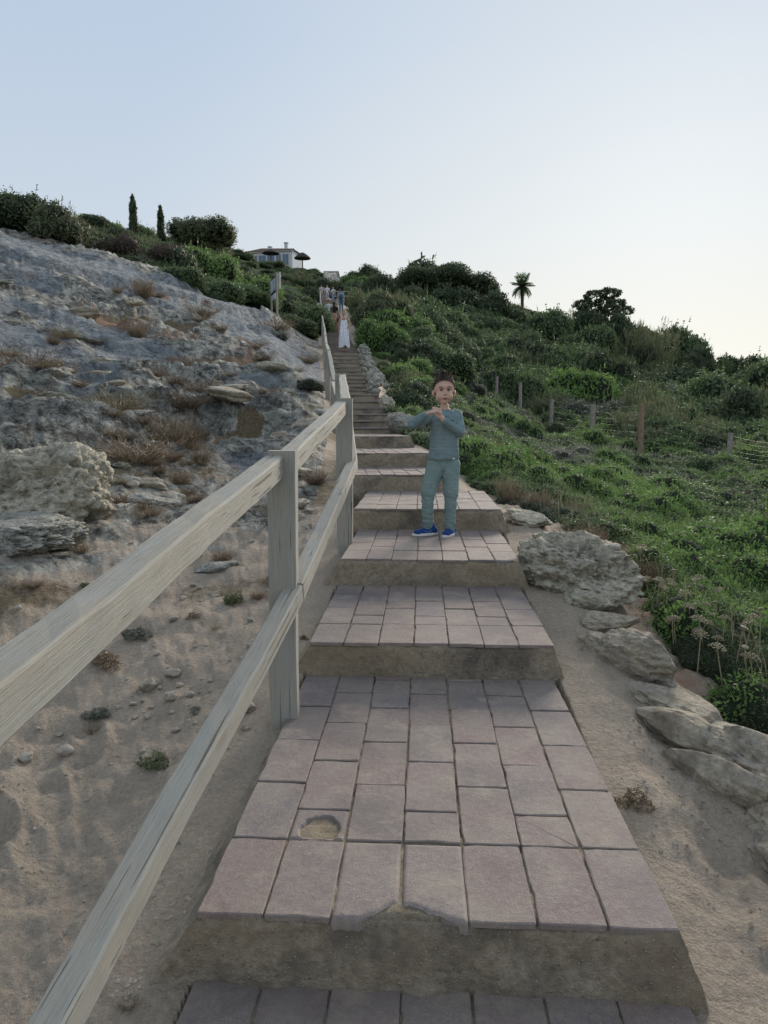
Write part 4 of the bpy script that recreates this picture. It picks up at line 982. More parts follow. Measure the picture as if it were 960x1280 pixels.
for ob_ in list(COL.objects):
    if ob_.name.startswith('shrub') and ob_.data and ob_.data.name not in src: src[ob_.data.name] = ob_
srcs = list(src.values()); kinds = {me.name: kd for kd, l_ in SH.items() for me in l_}
def scatter(n, tlo, thi, rlo, rhi, rad, pick, seed, zs=(.6, 1.05), sink=.12, cond=None, clear=.2, edge=.6):
    r_ = np.random.RandomState(seed); th = r_.uniform(R(tlo), R(thi), n); d = np.sqrt(r_.uniform(rlo**2, rhi**2, n)) if rhi/rlo < 3 else np.exp(r_.uniform(math.log(rlo), math.log(rhi), n))
    x, y = np.sin(th)*d, np.cos(th)*d; g, v = ground_fields(x, y)[:2]; s = r_.uniform(*rad, n)*np.clip(d/40, .5, 1.6) if rad[1] > 1 else r_.uniform(*rad, n)
    c_, hw, _, _ = stair_frame(y); ok = (v > .5) & ~((np.abs(x-c_) < hw+s*.85+clear) & (y < 78))
    # keep crowns from hanging over bare rock and path
    for dx_, dy_ in ((-1, 0), (0, -1), (1, 0)):
        xx, yy = x+dx_*s*edge, y+dy_*s*edge; ok &= masks(xx, yy, base_h(xx, yy))[0] > .5
    if rhi > 100:
        ppx = proj(x, y, g)[0]; ok &= ~before_fence(ppx, y, 1.5+s)
    if cond is not None: ok &= cond(x, y)
    x, y, g, s = x[ok], y[ok], g[ok], s[ok]; m = len(x); idx = pick(x, y, r_, m)
    return np.stack([x, y, g-sink*s], 1), np.stack([s, s, s*r_.uniform(zs[0], zs[1], m)*np.where((proj(x, y, g)[0] < 404) & (rhi > 100), .62, np.where((proj(x, y, g)[0] > 600) & (rhi > 100), 1.3, 1))], 1), r_.uniform(0, 6.3, m), idx
by_kind = {kd: [i for i, s_ in enumerate(srcs) if kinds.get(s_.data.name) == kd] for kd in SH}
def picker(weights):
    names = [k for k in weights if by_kind.get(k)]
    def f(x, y, r_, m):
        nz = perlin(np.stack([x*.07, y*.07, x*0], 1)); out_ = []
        w0 = np.array([weights[k] for k in names], float)
        for i in range(m):
            w_ = w0*np.exp(1.6*np.array([math.sin(nz[i]*9+j*1.7) for j in range(len(names))])); w_ /= w_.sum()
            out_.append(r_.choice(by_kind[names[r_.choice(len(names), p=w_)]]))
        return np.array(out_)
    return f
A = scatter(6500, -40, 40, 17, 260, (.8, 1.8), picker({'dark': 6, 'mid': 4.5, 'bright': .4, 'olive': .8, 'grey': .6, 'pine': .3}), 5)
gn_scatter('hillside_scrub', *A, srcs, 'continuous evergreen scrub covering the hillside between the separate shrubs', 'scrub')
# ================================================================== TREES
def tree(name, px, py, Y, H, crown, label, cat, leafmat, seed=1, lean=0, nleaf=9000, leaf=.05, trunk_r=.03, trunk_h=.5, nlimb=7, gaps=.0, asp=.45, up=0, shell=(.75, 1.08)):
    """crown: list of lobes (cx,cy,cz,rx,ry,rz) in units of tree height; base stands at ground below picture point"""
    p = pt(px, py, Y); g = gz(p.x, p.y); rs = np.random.RandomState(seed)
    t = empty(name, (p.x, p.y, g-.1), label=label, cat=cat)
    bm = bmesh.new(); top = Vector((lean, 0, trunk_h)); k = 6
    tube(bm, [Vector((lean*(i/k)**1.4+.012*math.sin(i*1.7+seed), .01*math.cos(i*2.1), trunk_h*i/k-.02)) for i in range(k+1)], [trunk_r*(1-.5*i/k) for i in range(k+1)], 8)
    L = [(np.array(c[:3], float), np.array(c[3:], float)) for c in crown]
    for i in range(nlimb):
        c, r = L[i % len(L)]; b = top*(.45+.5*(i/nlimb)); e = Vector(c)+Vector(rs.normal(size=3)*.25*r); m = b.lerp(e, .5)+Vector((0, 0, -.02))
        tube(bm, [b, m, e], [trunk_r*.45, trunk_r*.28, trunk_r*.1], 5)
        for q in range(3):
            e2 = Vector(c)+Vector(rs.normal(size=3)*.55*r); tube(bm, [m, e2], [trunk_r*.18, trunk_r*.06], 4)
    link('trunk', bm_mesh('trunk', bm, True), M_bark, t, scale=(H, H, H))
    P, N = sample_lobes(rs, L, nleaf, shell, lo=-9)
    if gaps: P, N = P[(m_ := perlin(P*9+seed) > gaps-.3)], N[m_]
    V, F = leaf_cloud(P, N, leaf, rs, asp, up, .9); T = np.clip(.42+.2*rs.normal(size=len(F))+.35*perlin(P*7+seed), 0, 1)
    parts = [(V, F, T, 0)]
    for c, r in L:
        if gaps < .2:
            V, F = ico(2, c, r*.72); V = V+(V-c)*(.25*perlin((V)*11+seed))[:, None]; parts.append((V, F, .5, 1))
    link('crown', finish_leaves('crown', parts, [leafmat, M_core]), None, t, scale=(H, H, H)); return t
def scaled(Y, px): return px*Y/FOC
def dome_lobes(rx, rz, cz, n, seed, r=(.16, .24), flat=.7):
    rr = random.Random(seed); L = [(0, 0, cz, rx*.55, rx*.55, rz*.55)]
    for k in range(n):
        a = 6.283*k/n+rr.uniform(-.3, .3); q = rr.uniform(.35, .85)*rx; q = q if k % 3 else q*.4; s = rr.uniform(*r)
        L.append((q*math.cos(a), q*math.sin(a), cz+rz*(1-(q/rx)**2)*.55+rr.uniform(-.2, .15)*rz, s, s, s*flat))
    return L
tree('stone_pine', 556, 368, 112, scaled(112, 50), dome_lobes(1.0, .34, .62, 14, 3, (.28, .42), .6), 'broad dark stone pine with a rounded flat crown on the skyline', 'tree', L_dark, 3, nleaf=12000, leaf=.05, trunk_h=.5)
tree('stone_pine', 600, 385, 118, scaled(118, 40), dome_lobes(.85, .34, .55, 10, 5, (.25, .36), .6), 'lower dark pine crown sloping down right of the broad stone pine', 'tree', L_dark, 4, nleaf=9000, leaf=.055, trunk_h=.45)
tree('pine_tree', 752, 425, 128, scaled(128, 68), [(-.14,0,.86,.20,.2,.10),(.10,0,.92,.20,.2,.09),(.26,.1,.76,.18,.18,.08),(-.34,0,.72,.2,.2,.08),(.0,0,.76,.2,.2,.10),(.40,0,.62,.17,.16,.07),(-.22,.1,.60,.18,.2,.07),(.12,-.1,.62,.2,.2,.08),(.34,.1,.48,.13,.13,.05),(-.42,0,.56,.10,.12,.05)], 'tall ragged pine tree standing above the skyline right of the palm', 'tree', L_dark, 7, lean=.06, nleaf=9000, leaf=.05, gaps=.21, trunk_r=.035, nlimb=10, trunk_h=.75)
tree('pine_tree', 797, 438, 132, scaled(132, 40), [(0,0,.72,.38,.34,.2),(.35,0,.62,.3,.3,.16),(-.3,0,.6,.25,.25,.16)], 'smaller pine tree leaning right beside the tall ragged pine', 'tree', L_dark, 9, nleaf=5200, leaf=.07, gaps=.14, trunk_h=.6)
tree('broadleaf_tree', 255, 312, 92, scaled(92, 50), dome_lobes(.95, .62, .50, 18, 7, (.24, .36), .8), 'big rounded broad tree with a pale green crown left of the white house', 'tree', L_olive, 11, nleaf=15000, leaf=.05, gaps=.12, nlimb=14, trunk_h=.45, shell=(.7, 1.1))
tree('round_tree', 118, 290, 86, scaled(86, 26), dome_lobes(.9, .6, .5, 8, 8, (.35, .5), .8), 'small round dark tree on the skyline left of the cypresses', 'tree', L_dark, 12, nleaf=3600, leaf=.08)
for px, py, hp, lb, sd_ in ((168, 312, 60, 'taller left one of two slim cypresses on the skyline', 1), (202, 312, 53, 'shorter right one of two slim cypresses on the skyline', 2)):
    Y = 92; H = scaled(Y, hp+3); tree('cypress', px, py, Y, H, [(0, 0, .16, .08, .08, .16), (.005, 0, .34, .085, .085, .2), (0, 0, .54, .07, .07, .2), (.003, 0, .74, .065, .065, .17), (0, 0, .9, .035, .035, .11)], lb, 'cypress', L_dark, 20+sd_, nleaf=2600, leaf=.05, trunk_r=.02, trunk_h=.9, nlimb=2, up=.5)
for k, (px, py, hp, lb) in enumerate([(715, 430, 34, 'feathery young pine just left of the tall ragged pine'), (690, 428, 26, 'small feathery pine between the palm and the tall ragged pine'), (845, 452, 30, 'slim young pine on the right skyline past the leaning pine'),
        (870, 458, 34, 'young pine with an uneven top on the right part of the skyline'), (905, 470, 30, 'bushy young pine near the right end of the skyline'), (930, 476, 34, 'spindly young pine second from the right edge on the skyline'), (955, 482, 38, 'feathery young pine at the right edge of the photo')]):
    Y = 130; H = scaled(Y, hp); p = pt(px, py, Y); put(SH['pine'][k % 2], 'young_pine', p.x, p.y, gz(p.x, p.y)-.3, (H*.5, H*.5, H*.85), k, lb, 'pine')
# bare shrubs between the cypresses
# ---- palm
def palm():
    Y = 122; p = pt(652, 388, Y); g = gz(p.x, p.y); H = pt(652, 357, Y).z-g+.3
    t = empty('palm_tree', (p.x, p.y, g-.3), label='single palm tree rising above the skyline right of the boy', cat='palm')
    bm = bmesh.new(); tube(bm, [(0, 0, 0), (.1, 0, H*.5), (0, 0, H)], [.34, .26, .3], 8); link('trunk', bm_mesh('trunk', bm, True), M_bark, t)
    rs = np.random.RandomState(2); fr = []
    for v_ in range(3):
        V = []; F = []; k = 0; Lf = 1.9; drop = [.25, .8, 1.5][v_]
        for i in range(11):
            s = i/10; c = np.array([Lf*s*(1-.12*drop*s), 0, .55*s*(1.6-drop)-drop*.75*s*s]); wl = .7*math.sin(math.pi*min(1, .12+s*.9))**.6
            for sg in (-1, 1):
                e = c+np.array([.28, sg*wl, -.22]); V += [c+[-.09, 0, 0], c+[.10, 0, .0], e+[.06, 0, 0], e-[.03, 0, 0]]; F.append([k, k+1, k+2, k+3]); k += 4
        fr.append(finish_leaves('frond', [(np.array(V), np.array(F), np.clip(.5+.2*rs.normal(size=len(F)), 0, 1), 0)], [L_mid]))
    for i in range(34):
        a = i*2.399; v_ = 0 if i < 8 else (1 if i < 17 else 2); link('frond', fr[v_], None, t, (0, 0, H), (rs.uniform(-.2, .2), (-.75, -.25, .3)[v_]+rs.uniform(-.2, .2), a), (1.08, 1.08, 1.08))
palm()

# ================================================================== RIGHT HAND GROUND COVER, GRASSES AND FLOWERS
cov = []
def is_near(x, y): return np.hypot(x, y) < 30
GC = {'a': shrub_mesh(201, L_mid, nleaf=2600, leaf=.07, nl=8, top=.35, spread=.7, sprig=70, up=.1), 'b': shrub_mesh(202, L_bright, nleaf=2600, leaf=.06, nl=8, top=.35, spread=.7, sprig=80),
      'c': shrub_mesh(203, L_grey, nleaf=2400, leaf=.055, nl=8, top=.35, spread=.7, asp=.25, up=.3, sprig=110), 'd': shrub_mesh(204, L_dark, nleaf=2400, leaf=.06, nl=8, top=.35, spread=.7, asp=.3, up=.3, sprig=90)}
lab = {'a': 'leafy mid green low bush in the ground cover beyond the edging stones', 'b': 'bright green low bush in the ground cover beyond the edging stones', 'c': 'greyish low bush in the ground cover beyond the edging stones', 'd': 'dark green low bush in the ground cover beyond the edging stones'}
gsrc = []
specs = [(900, 690, 7.5, 'b', 'brightest green low bush in the ground cover near the right edge'), (720, 590, 12, 'c', 'greyish twiggy bush in the ground cover below the fence posts'), (850, 620, 11, 'b', 'spreading bright bush in the ground cover below the brown fence post'),
         (950, 770, 4.6, 'd', 'dark tangled low bush above the dried flowers at the right edge'), (660, 575, 14, 'a', 'green low bush in the ground cover just right of the boy'), (790, 605, 13, 'c', 'small grey low bush in the ground cover below the fence'),
         (820, 660, 8, 'a', 'mid green low bush in the middle of the ground cover'), (945, 640, 10, 'a', 'mid green low bush at the right edge of the ground cover'), (900, 760, 5, 'a', 'leafy low bush behind the dried flower heads'), (800, 700, 6, 'd', 'dark low bush right behind the big pitted rock')]
for k, (px, py, Y, kd, lb) in enumerate(specs):
    p = pt(px, py, Y); s = .42+.028*Y; o = put(GC[kd], 'ground_cover_bush', p.x, p.y, gz(p.x, p.y)-.08*s, (s, s, s*.55), k*2.1, lb, 'low bush'); gsrc.append(o)
gk = {'a': 0, 'b': 0, 'c': 0, 'd': 0}; gkl = ['b', 'c', 'b', 'd', 'a', 'c', 'a', 'a', 'a', 'd']
def gc_pick(x, y, r_, m):
    nz = perlin(np.stack([x*.25, y*.25, x*0], 1))+.3*perlin(np.stack([x*1.1, y*1.1, x*0], 1)); far = np.hypot(x, y)
    o = np.where(nz > .22, 0, np.where(nz > -.02, 4, np.where(nz > -.28, 1, 3))); q = r_.rand(m); o = np.where(q < .2, r_.randint(0, 5, m), o); return np.where((far < 4.2) & (q > .45), 3, o)
def below_fence(x, y): return y < 26+0*x
A = scatter(11000, -4, 60, 2.0, 60, (.13, .48), gc_pick, 9, zs=(.55, 1.3), sink=.1, clear=.12, edge=.05, cond=lambda x, y: (y < 15) | before_fence(proj(x, y, base_h(x, y))[0], y, 0))
A[1][:] *= (1+.55*perlin(P3(A[0][:, 0], A[0][:, 1], 3, .8)))[:, None]
A[1][:] *= (0.55+np.clip(A[0][:, 1], 0, 34)[:, None]*.05)
gn_scatter('ground_cover', *A, gsrc, 'tangled low green ground cover beyond the edging stones', 'ground cover')
# dry grass and twigs: one near-ground mass on the right border and one on the rock slope
DRY = [twiggy_mesh(301), twiggy_mesh(302, 200, leafmat=L_olive, nl=700), twiggy_mesh(303, 320, nl=500, hh=1.3, spread=.6)]
dlist = [(100, 540, 9.3, .55, 0, 'tangle of dry brown brush above the big boulder on the left slope'), (170, 590, 7.6, .50, 0, 'dry brown brush tangle right of the big boulder'), (215, 560, 8.8, .45, 2, 'dry stalky brush on the left slope above the railing middle'),
         (30, 505, 10.5, .6, 0, 'dry brown brush at the left edge under the grey rock slab'), (150, 555, 8.8, .42, 1, 'half green dry bush in the brown brush patch'), (600, 560, 10.5, .42, 2, 'dry straw grass clump right beside the boy'),
         (640, 590, 9.2, .40, 2, 'dry straw grass at the inner edge of the green cover'), (235, 545, 10, .4, 0, 'low dry brush on the bare slope above the front railing post'), (290, 740, 4.35, .13, 1, 'wispy dry sprig cluster left of the front railing post'),
         (185, 655, 5.9, .18, 0, 'dry yellowish tuft right below the big boulder'), (345, 425, 28, .9, 0, 'dry brown bush in the hollow near the top right of the rock slope'), (250, 395, 24, .8, 1, 'dry brush in a band across the upper rock slope')]
dsrc = []
for k, (px, py, Y, s, v_, lb) in enumerate(dlist):
    p = pt(px, py, Y); o = put(DRY[v_], 'dry_shrub', p.x, p.y, gz(p.x, p.y)-.02, (s, s, s*.7), k*1.1, lb, 'dry shrub'); dsrc.append(o)
rs = np.random.RandomState(31); n = 900; px = rs.uniform(-30, 400, n); py = rs.uniform(300, 800, n)
Yd = np.interp(py, [300, 380, 450, 500, 530, 565, 600, 640, 680, 720, 760, 800], [26, 19, 14, 11.5, 10.3, 8.8, 7.4, 6.3, 5.3, 4.5, 4.1, 3.6])*rs.uniform(.93, 1.07, n)
x = (px-480)/FOC*Yd; y = Yd; g, vg, rk_, bl_, so_, _ = ground_fields(x, y); c_, hw, _, _ = stair_frame(y)
patch = ((px < 260) & (py > 480) & (py < 640)).astype(float)*.35
ok = (rs.rand(n) < np.clip(so_*.5+patch*1.3, .02, 1)*np.where(y < 6, .25, 1)*sstep(-.05, .2, perlin(P3(x, y, 7, .35))+patch)) & (vg < .5) & (np.abs(x-c_) > hw+.35) & ~((px < 140) & (py > 565) & (py < 700))
x, y, g = x[ok], y[ok], g[ok]; m = len(x); s = rs.uniform(.10, .26, m)*np.clip(y/9, .4, 2.3)
A = (np.stack([x, y, g-.01], 1), np.stack([s, s, s*rs.uniform(.4, .8, m)], 1), rs.uniform(0, 6.3, m), rs.choice([0, 2, 4, 0], m))
gn_scatter('dry_tufts', *A, dsrc, 'dry brown grass tufts and twigs in the hollows of the rock slope', 'dry grass')
rs = np.random.RandomState(33); n = 120; t = rs.rand(n); py = 560+t**1.2*180; ex = np.interp(py, [b for a, b in VEG_EDGE], [a for a, b in VEG_EDGE]); px = ex+rs.exponential(34, n)+2
Yd = np.interp(py, [560, 590, 625, 660, 700, 740], [11.5, 8.6, 6.4, 5.2, 4.6, 4.2])*rs.uniform(1, 1.12, n); x = (px-480)/FOC*Yd; y = Yd; g, vg = ground_fields(x, y)[:2]; c_, hw, _, _ = stair_frame(y)
ok = (np.abs(x-c_) > hw+.45); x, y, g = x[ok], y[ok], g[ok]; m = len(x); s = rs.uniform(.08, .18, m)
A = (np.stack([x, y, g+.0], 1), np.stack([s, s, s*rs.uniform(.5, .9, m)], 1), rs.uniform(0, 6.3, m), rs.choice([5, 2, 4], m))
gn_scatter('dry_grass', *A, dsrc, 'dry straw coloured grass along the inner edge of the green ground cover', 'dry grass')
# grass blades and long stalks in the near right bank, one mass
rs = np.random.RandomState(35); n = 9000; d_ = rs.uniform(2.3, 9, n); th = rs.uniform(R(8), R(48), n); x = np.sin(th)*d_; y = np.cos(th)*d_
g, vg = ground_fields(x, y)[:2]; ok = vg > .5; x, y, g = x[ok], y[ok], g[ok]; n = len(x); V = []; F = []
hgt = rs.uniform(.10, .36, n); ln_ = rs.normal(size=(n, 2))*.10; w_ = rs.uniform(.0012, .003, n); an = rs.uniform(0, 6.3, n)
b0 = np.stack([x, y, g], 1); sd_ = np.stack([np.cos(an)*w_, np.sin(an)*w_, 0*w_], 1); m1 = b0+np.stack([ln_[:, 0]*.4, ln_[:, 1]*.4, hgt*.6], 1); e = b0+np.stack([ln_[:, 0], ln_[:, 1], hgt], 1)
V = np.stack([b0-sd_, b0+sd_, m1+sd_*.8, m1-sd_*.8, e], 1).reshape(-1, 3); k = np.arange(n)*5
F1 = np.stack([k, k+1, k+2, k+3], 1); F2 = np.stack([k+3, k+2, k+4, k+4], 1); tn = np.clip(.5+.25*rs.normal(size=n), 0, 1); dry = rs.rand(n) < .35
me = finish_leaves('grass_blades', [(V, np.r_[F1[dry], F2[dry]], np.r_[tn[dry], tn[dry]], 0), (V.copy(), np.r_[F1[~dry], F2[~dry]], np.r_[tn[~dry], tn[~dry]], 1)], [L_straw, L_mid])
tag(link('grass_blades', me), 'thin green and dry grass blades standing in the near right ground cover', 'grass', kind='stuff')
# dried umbel flowers
def umbel_head(seed, r=.03, closed=False):
    rs = np.random.RandomState(seed); V = []; F = []; k = 0
    for i in range(34):
        a = i*2.4; q = math.sqrt((i+.5)/26); e = np.array([math.cos(a)*q*r, math.sin(a)*q*r, (r*.55*(1-q*q) if not closed else r*(1.0-.4*q))]) if not closed else np.array([math.cos(a)*q*r*.6, math.sin(a)*q*r*.6, r*1.1-.2*r*q])
        s = np.array([-math.sin(a), math.cos(a), 0])*.0011; V += [-s, s, e+s, e-s]; F.append([k, k+1, k+2, k+3]); k += 4
        iv, if_ = ico(1, e, (.0052, .0052, .0038)); V += list(iv); F += [list(t)+[t[2]] for t in if_+k]; k += len(iv)
    return finish_leaves('flower_head', [(np.array(V), np.array(F), np.clip(.45+.25*rs.normal(size=len(F)), 0, 1), 0)], [L_straw])
HD = [umbel_head(1, .036), umbel_head(2, .028, True), umbel_head(3, .045), umbel_head(4, .03)]
fl = [(800, 685, 4.6, .50), (792, 690, 4.4, .40), (770, 715, 4.2, .42), (838, 748, 4.0, .36), (818, 760, 3.9, .34), (868, 775, 3.6, .40), (880, 758, 3.7, .42), (850, 790, 3.5, .30), (905, 775, 3.4, .38), (925, 790, 3.25, .36), (942, 812, 3.1, .40),
      (912, 812, 3.15, .33), (893, 800, 3.3, .35), (872, 812, 3.25, .26), (832, 718, 4.2, .30), (868, 722, 3.9, .25), (950, 765, 3.3, .45), (890, 738, 3.7, .30), (905, 757, 3.6, .28), (935, 770, 3.4, .30), (785, 735, 4.1, .20), (840, 800, 3.5, .2), (878, 788, 3.4, .25), (955, 840, 2.95, .2), (860, 745, 3.8, .22), (700, 600, 7, .3), (820, 735, 4, .25)]
rr = random.Random(12)
for k, (px, py, Y, h_) in enumerate(fl):      # py is the head's height in the photo
    p = pt(px, py, Y); x, y = p.x+rr.uniform(-.03, .03), p.y; g = gz(x, y); ht = max(.18, p.z-g); t = empty('dried_flower', (x, y, g-.02), label='tall dried umbel flower on a straw coloured stalk in the bank right of the path', cat='dried flower', group='dried flowers in the right bank')
    lx, ly = rr.uniform(-.05, .05), rr.uniform(-.04, .04); bm = bmesh.new(); pts = [(0, 0, 0), (lx*.3, ly*.3, ht*.4), (lx*.7, ly*.7, ht*.75), (lx, ly, ht+.02)]; tube(bm, pts, [.0035, .003, .0025, .002], 5)
    tips = [(lx, ly, ht+.02)]
    if k % 2 == 0:
        e = (lx+rr.uniform(-.09, .09), ly+rr.uniform(-.06, .06), ht*rr.uniform(.8, .95)); tube(bm, [pts[1], ((pts[1][0]+e[0])/2+.01, (pts[1][1]+e[1])/2, (pts[1][2]+e[2])/2), e], [.0022, .002, .0016], 4); tips.append(e)
    me = bm_mesh('stem', bm); at = me.attributes.new('tint', 'FLOAT', 'FACE'); at.data.foreach_set('value', [.35]*len(me.polygons)); link('stem', me, L_straw, t)
    for e in tips: link('flower_head', HD[rr.randrange(4)], None, t, e, (rr.uniform(-.4, .4), rr.uniform(-.4, .4), 0), (rr.uniform(.55, .95),)*3)
# small weeds on the sand and path
WE = [shrub_mesh(401, L_olive, nleaf=600, leaf=.2, nl=7, rad=(.22, .4), asp=.3, sprig=60, core=False), twiggy_mesh(402, 110, leafmat=L_olive, nl=420), shrub_mesh(403, L_grey, nleaf=650, leaf=.19, nl=7, rad=(.22, .4), asp=.3, sprig=50, core=False), shrub_mesh(405, L_dry, nleaf=500, leaf=.19, nl=6, rad=(.22, .4), asp=.3, sprig=50, core=False)]
def rosette(seed):
    rs = np.random.RandomState(seed); V = []; F = []; k = 0
    for i in range(16):
        a = rs.uniform(0, 6.28); l_ = rs.uniform(.6, 1); d = np.array([math.cos(a), math.sin(a), 0]); s = np.array([-d[1], d[0], 0])*.11
        V += [d*.05, d*l_*.5+s+[0, 0, .3], d*l_+[0, 0, .28], d*l_*.5-s+[0, 0, .28]]; F.append([k, k+1, k+2, k+3]); k += 4
    return finish_leaves('weed', [(np.array(V), np.array(F), np.clip(.4+.2*rs.normal(size=len(F)), 0, 1), 0)], [L_grey])
WE += [rosette(1), rosette(2)]
wl = [(192, 975, 2.45, .075, 0, 'largest green weed clump on the sand left of the lower rail'), (282, 968, 2.45, .028, 4, 'tiny rosette weed on the sand beside the steps nearest the post'), (308, 945, 2.6, .03, 4, 'small rosette weed just below the front post'),
      (264, 1010, 2.3, .022, 5, 'tiny weed beside the tiles below the two rosette weeds'), (220, 1090, 2.0, .04, 4, 'spiky dry weed between the lower rail and the bottom tiles'), (117, 905, 2.8, .06, 1, 'thin leafy weed near the top rail on the sand'),
      (245, 905, 2.85, .035, 2, 'small weed hugging the lower rail at mid height'), (170, 795, 3.65, .10, 2, 'dark weed clump showing under the top rail'), (130, 830, 3.35, .11, 3, 'brownish weed patch left of the loose stones'),
      (120, 890, 2.9, .07, 2, 'low dark weed among the pebbles near the top rail'), (290, 750, 4.15, .09, 0, 'grey green weed clump left of the front post'), (240, 780, 3.85, .05, 3, 'small brown weed behind the top rail'), (270, 790, 3.75, .05, 1, 'thin dry weed behind the lower rail'),
      (108, 735, 4.35, .05, 0, 'tiny grey weed left of the top rail middle'), (790, 1025, 2.14, .075, 3, 'brownish leafy weed growing at the right edge of the front tiles'), (700, 735, 4.1, .09, 2, 'weed growing at the foot of the big pitted rock'), (895, 880, 2.75, .09, 0, 'leafy green tuft behind the flat ledge rock at the right'),
      (160, 1235, 1.45, .04, 1, 'dead twiggy weed at the bottom left beside the step side'), (350, 890, 2.9, .03, 1, 'tiny sprig at the foot of the front post'), (380, 820, 3.4, .035, 3, 'small dark weed between the railing and the second step'), (610, 612, 7.2, .10, 3, 'brown weed at the step corner right of the boy')]
for k, (px, py, Y, s, v_, lb) in enumerate(wl):
    p = pt(px, py, Y); put(WE[v_], 'weed', p.x, p.y, gz(p.x, p.y)-.004, (s, s, s*.8), k*1.7, lb, 'weed')

# ================================================================== WIRE FENCE ON THE RIGHT SLOPE
M_post = simple('grey_fence_post', (.30, .275, .24), .9, .3, 18, .01); M_post2 = simple('brown_fence_post', (.27, .20, .14), .9, .3, 18, .01)
M_wire = simple('galvanised_wire', (.14, .14, .135), .5, .15, 10); M_wire.node_tree.nodes['Principled BSDF'].inputs['Metallic'].default_value = .4
fence = empty('wire_fence', label='sagging wire mesh fence on grey wooden posts running up the slope right of the steps', cat='fence')
fp = [(985, 606, 14.5, 52, 5.5), (909, 598, 17, 54, 7), (800, 577, 20, 70, 7.5), (739, 565, 25, 57, 6.5), (688, 547, 30, 45, 5), (650, 534, 34, 53, 4.5), (620, 519, 38, 46, 4), (599, 496, 42, 30, 3), (588, 476, 46, 46, 3.5), (574, 462, 50, 24, 2.5), (560, 450, 55, 26, 2.5), (538, 430, 62, 26, 2.5), (520, 418, 70, 22, 2)]
prev = None
for k, (px, py, Y, hp, wp) in enumerate(fp):
    p = pt(px, py, Y); g = gz(p.x, p.y); top = pt(px, py-hp-(7 if k > 6 else 3), Y); r = wp*Y/FOC/2; bm = bmesh.new(); q = .03*math.sin(k*2.2)
    tube(bm, [(p.x, p.y, g-.2), (p.x+q*.5, p.y, (g+top.z)/2), (p.x+q, p.y, top.z)], [r, r*.95, r*.92], 8); o = link('post', bm_mesh('post', bm, False), M_post2 if k == 2 else M_post, fence)
    if k == 2: o['label'] = 'taller browner post of the wire fence'
    cur = (Vector((p.x, p.y, g)), Vector((p.x, p.y, top.z-.06)))
    if prev:
        bm = bmesh.new(); wr = .0008+.00002*Y; L_ = (cur[0]-prev[0]).length; nh = 9; nv = int(L_/.3)
        def W(s, t): a = prev[0].lerp(cur[0], s); b = prev[1].lerp(cur[1], s); v = a.lerp(b, t); v.z -= .05*math.sin(math.pi*s)*t; return v
        for i in range(nh): tube(bm, [W(j/6, (i+.3)/(nh-.7)) for j in range(7)], wr*(1.4 if i in (0, nh-1) else 1), 3, False)
        for j in range(1, nv): tube(bm, [W(j/nv, .03), W(j/nv, 1.0)], wr*.8, 3, False)
        link('wire_mesh', bm_mesh('wire_mesh', bm), M_wire, fence)
    prev = cur

# far stone heap behind the fence
hm = [rock_mesh(500+k, 3, .25, .05) for k in range(4)]
for m_ in hm: m_.materials.append(M_rock_pale)
rr = random.Random(3); heap = empty('stone_heap', label='grey rubble stone heap on the far slope right of the brown fence post', cat='stone heap')
for k in range(34):
    px = rr.uniform(858, 955); py = 526+rr.uniform(-6, 5); Y = 46+rr.uniform(-1, 1); p = pt(px, py, Y); s = rr.uniform(.25, .55); link('stone', hm[k % 4], None, heap, (p.x, p.y, gz(p.x, p.y)+rr.uniform(.3, .9)*(1-abs(px-900)/70)), (rr.uniform(0, 3),)*3, (s, s, s*.7))
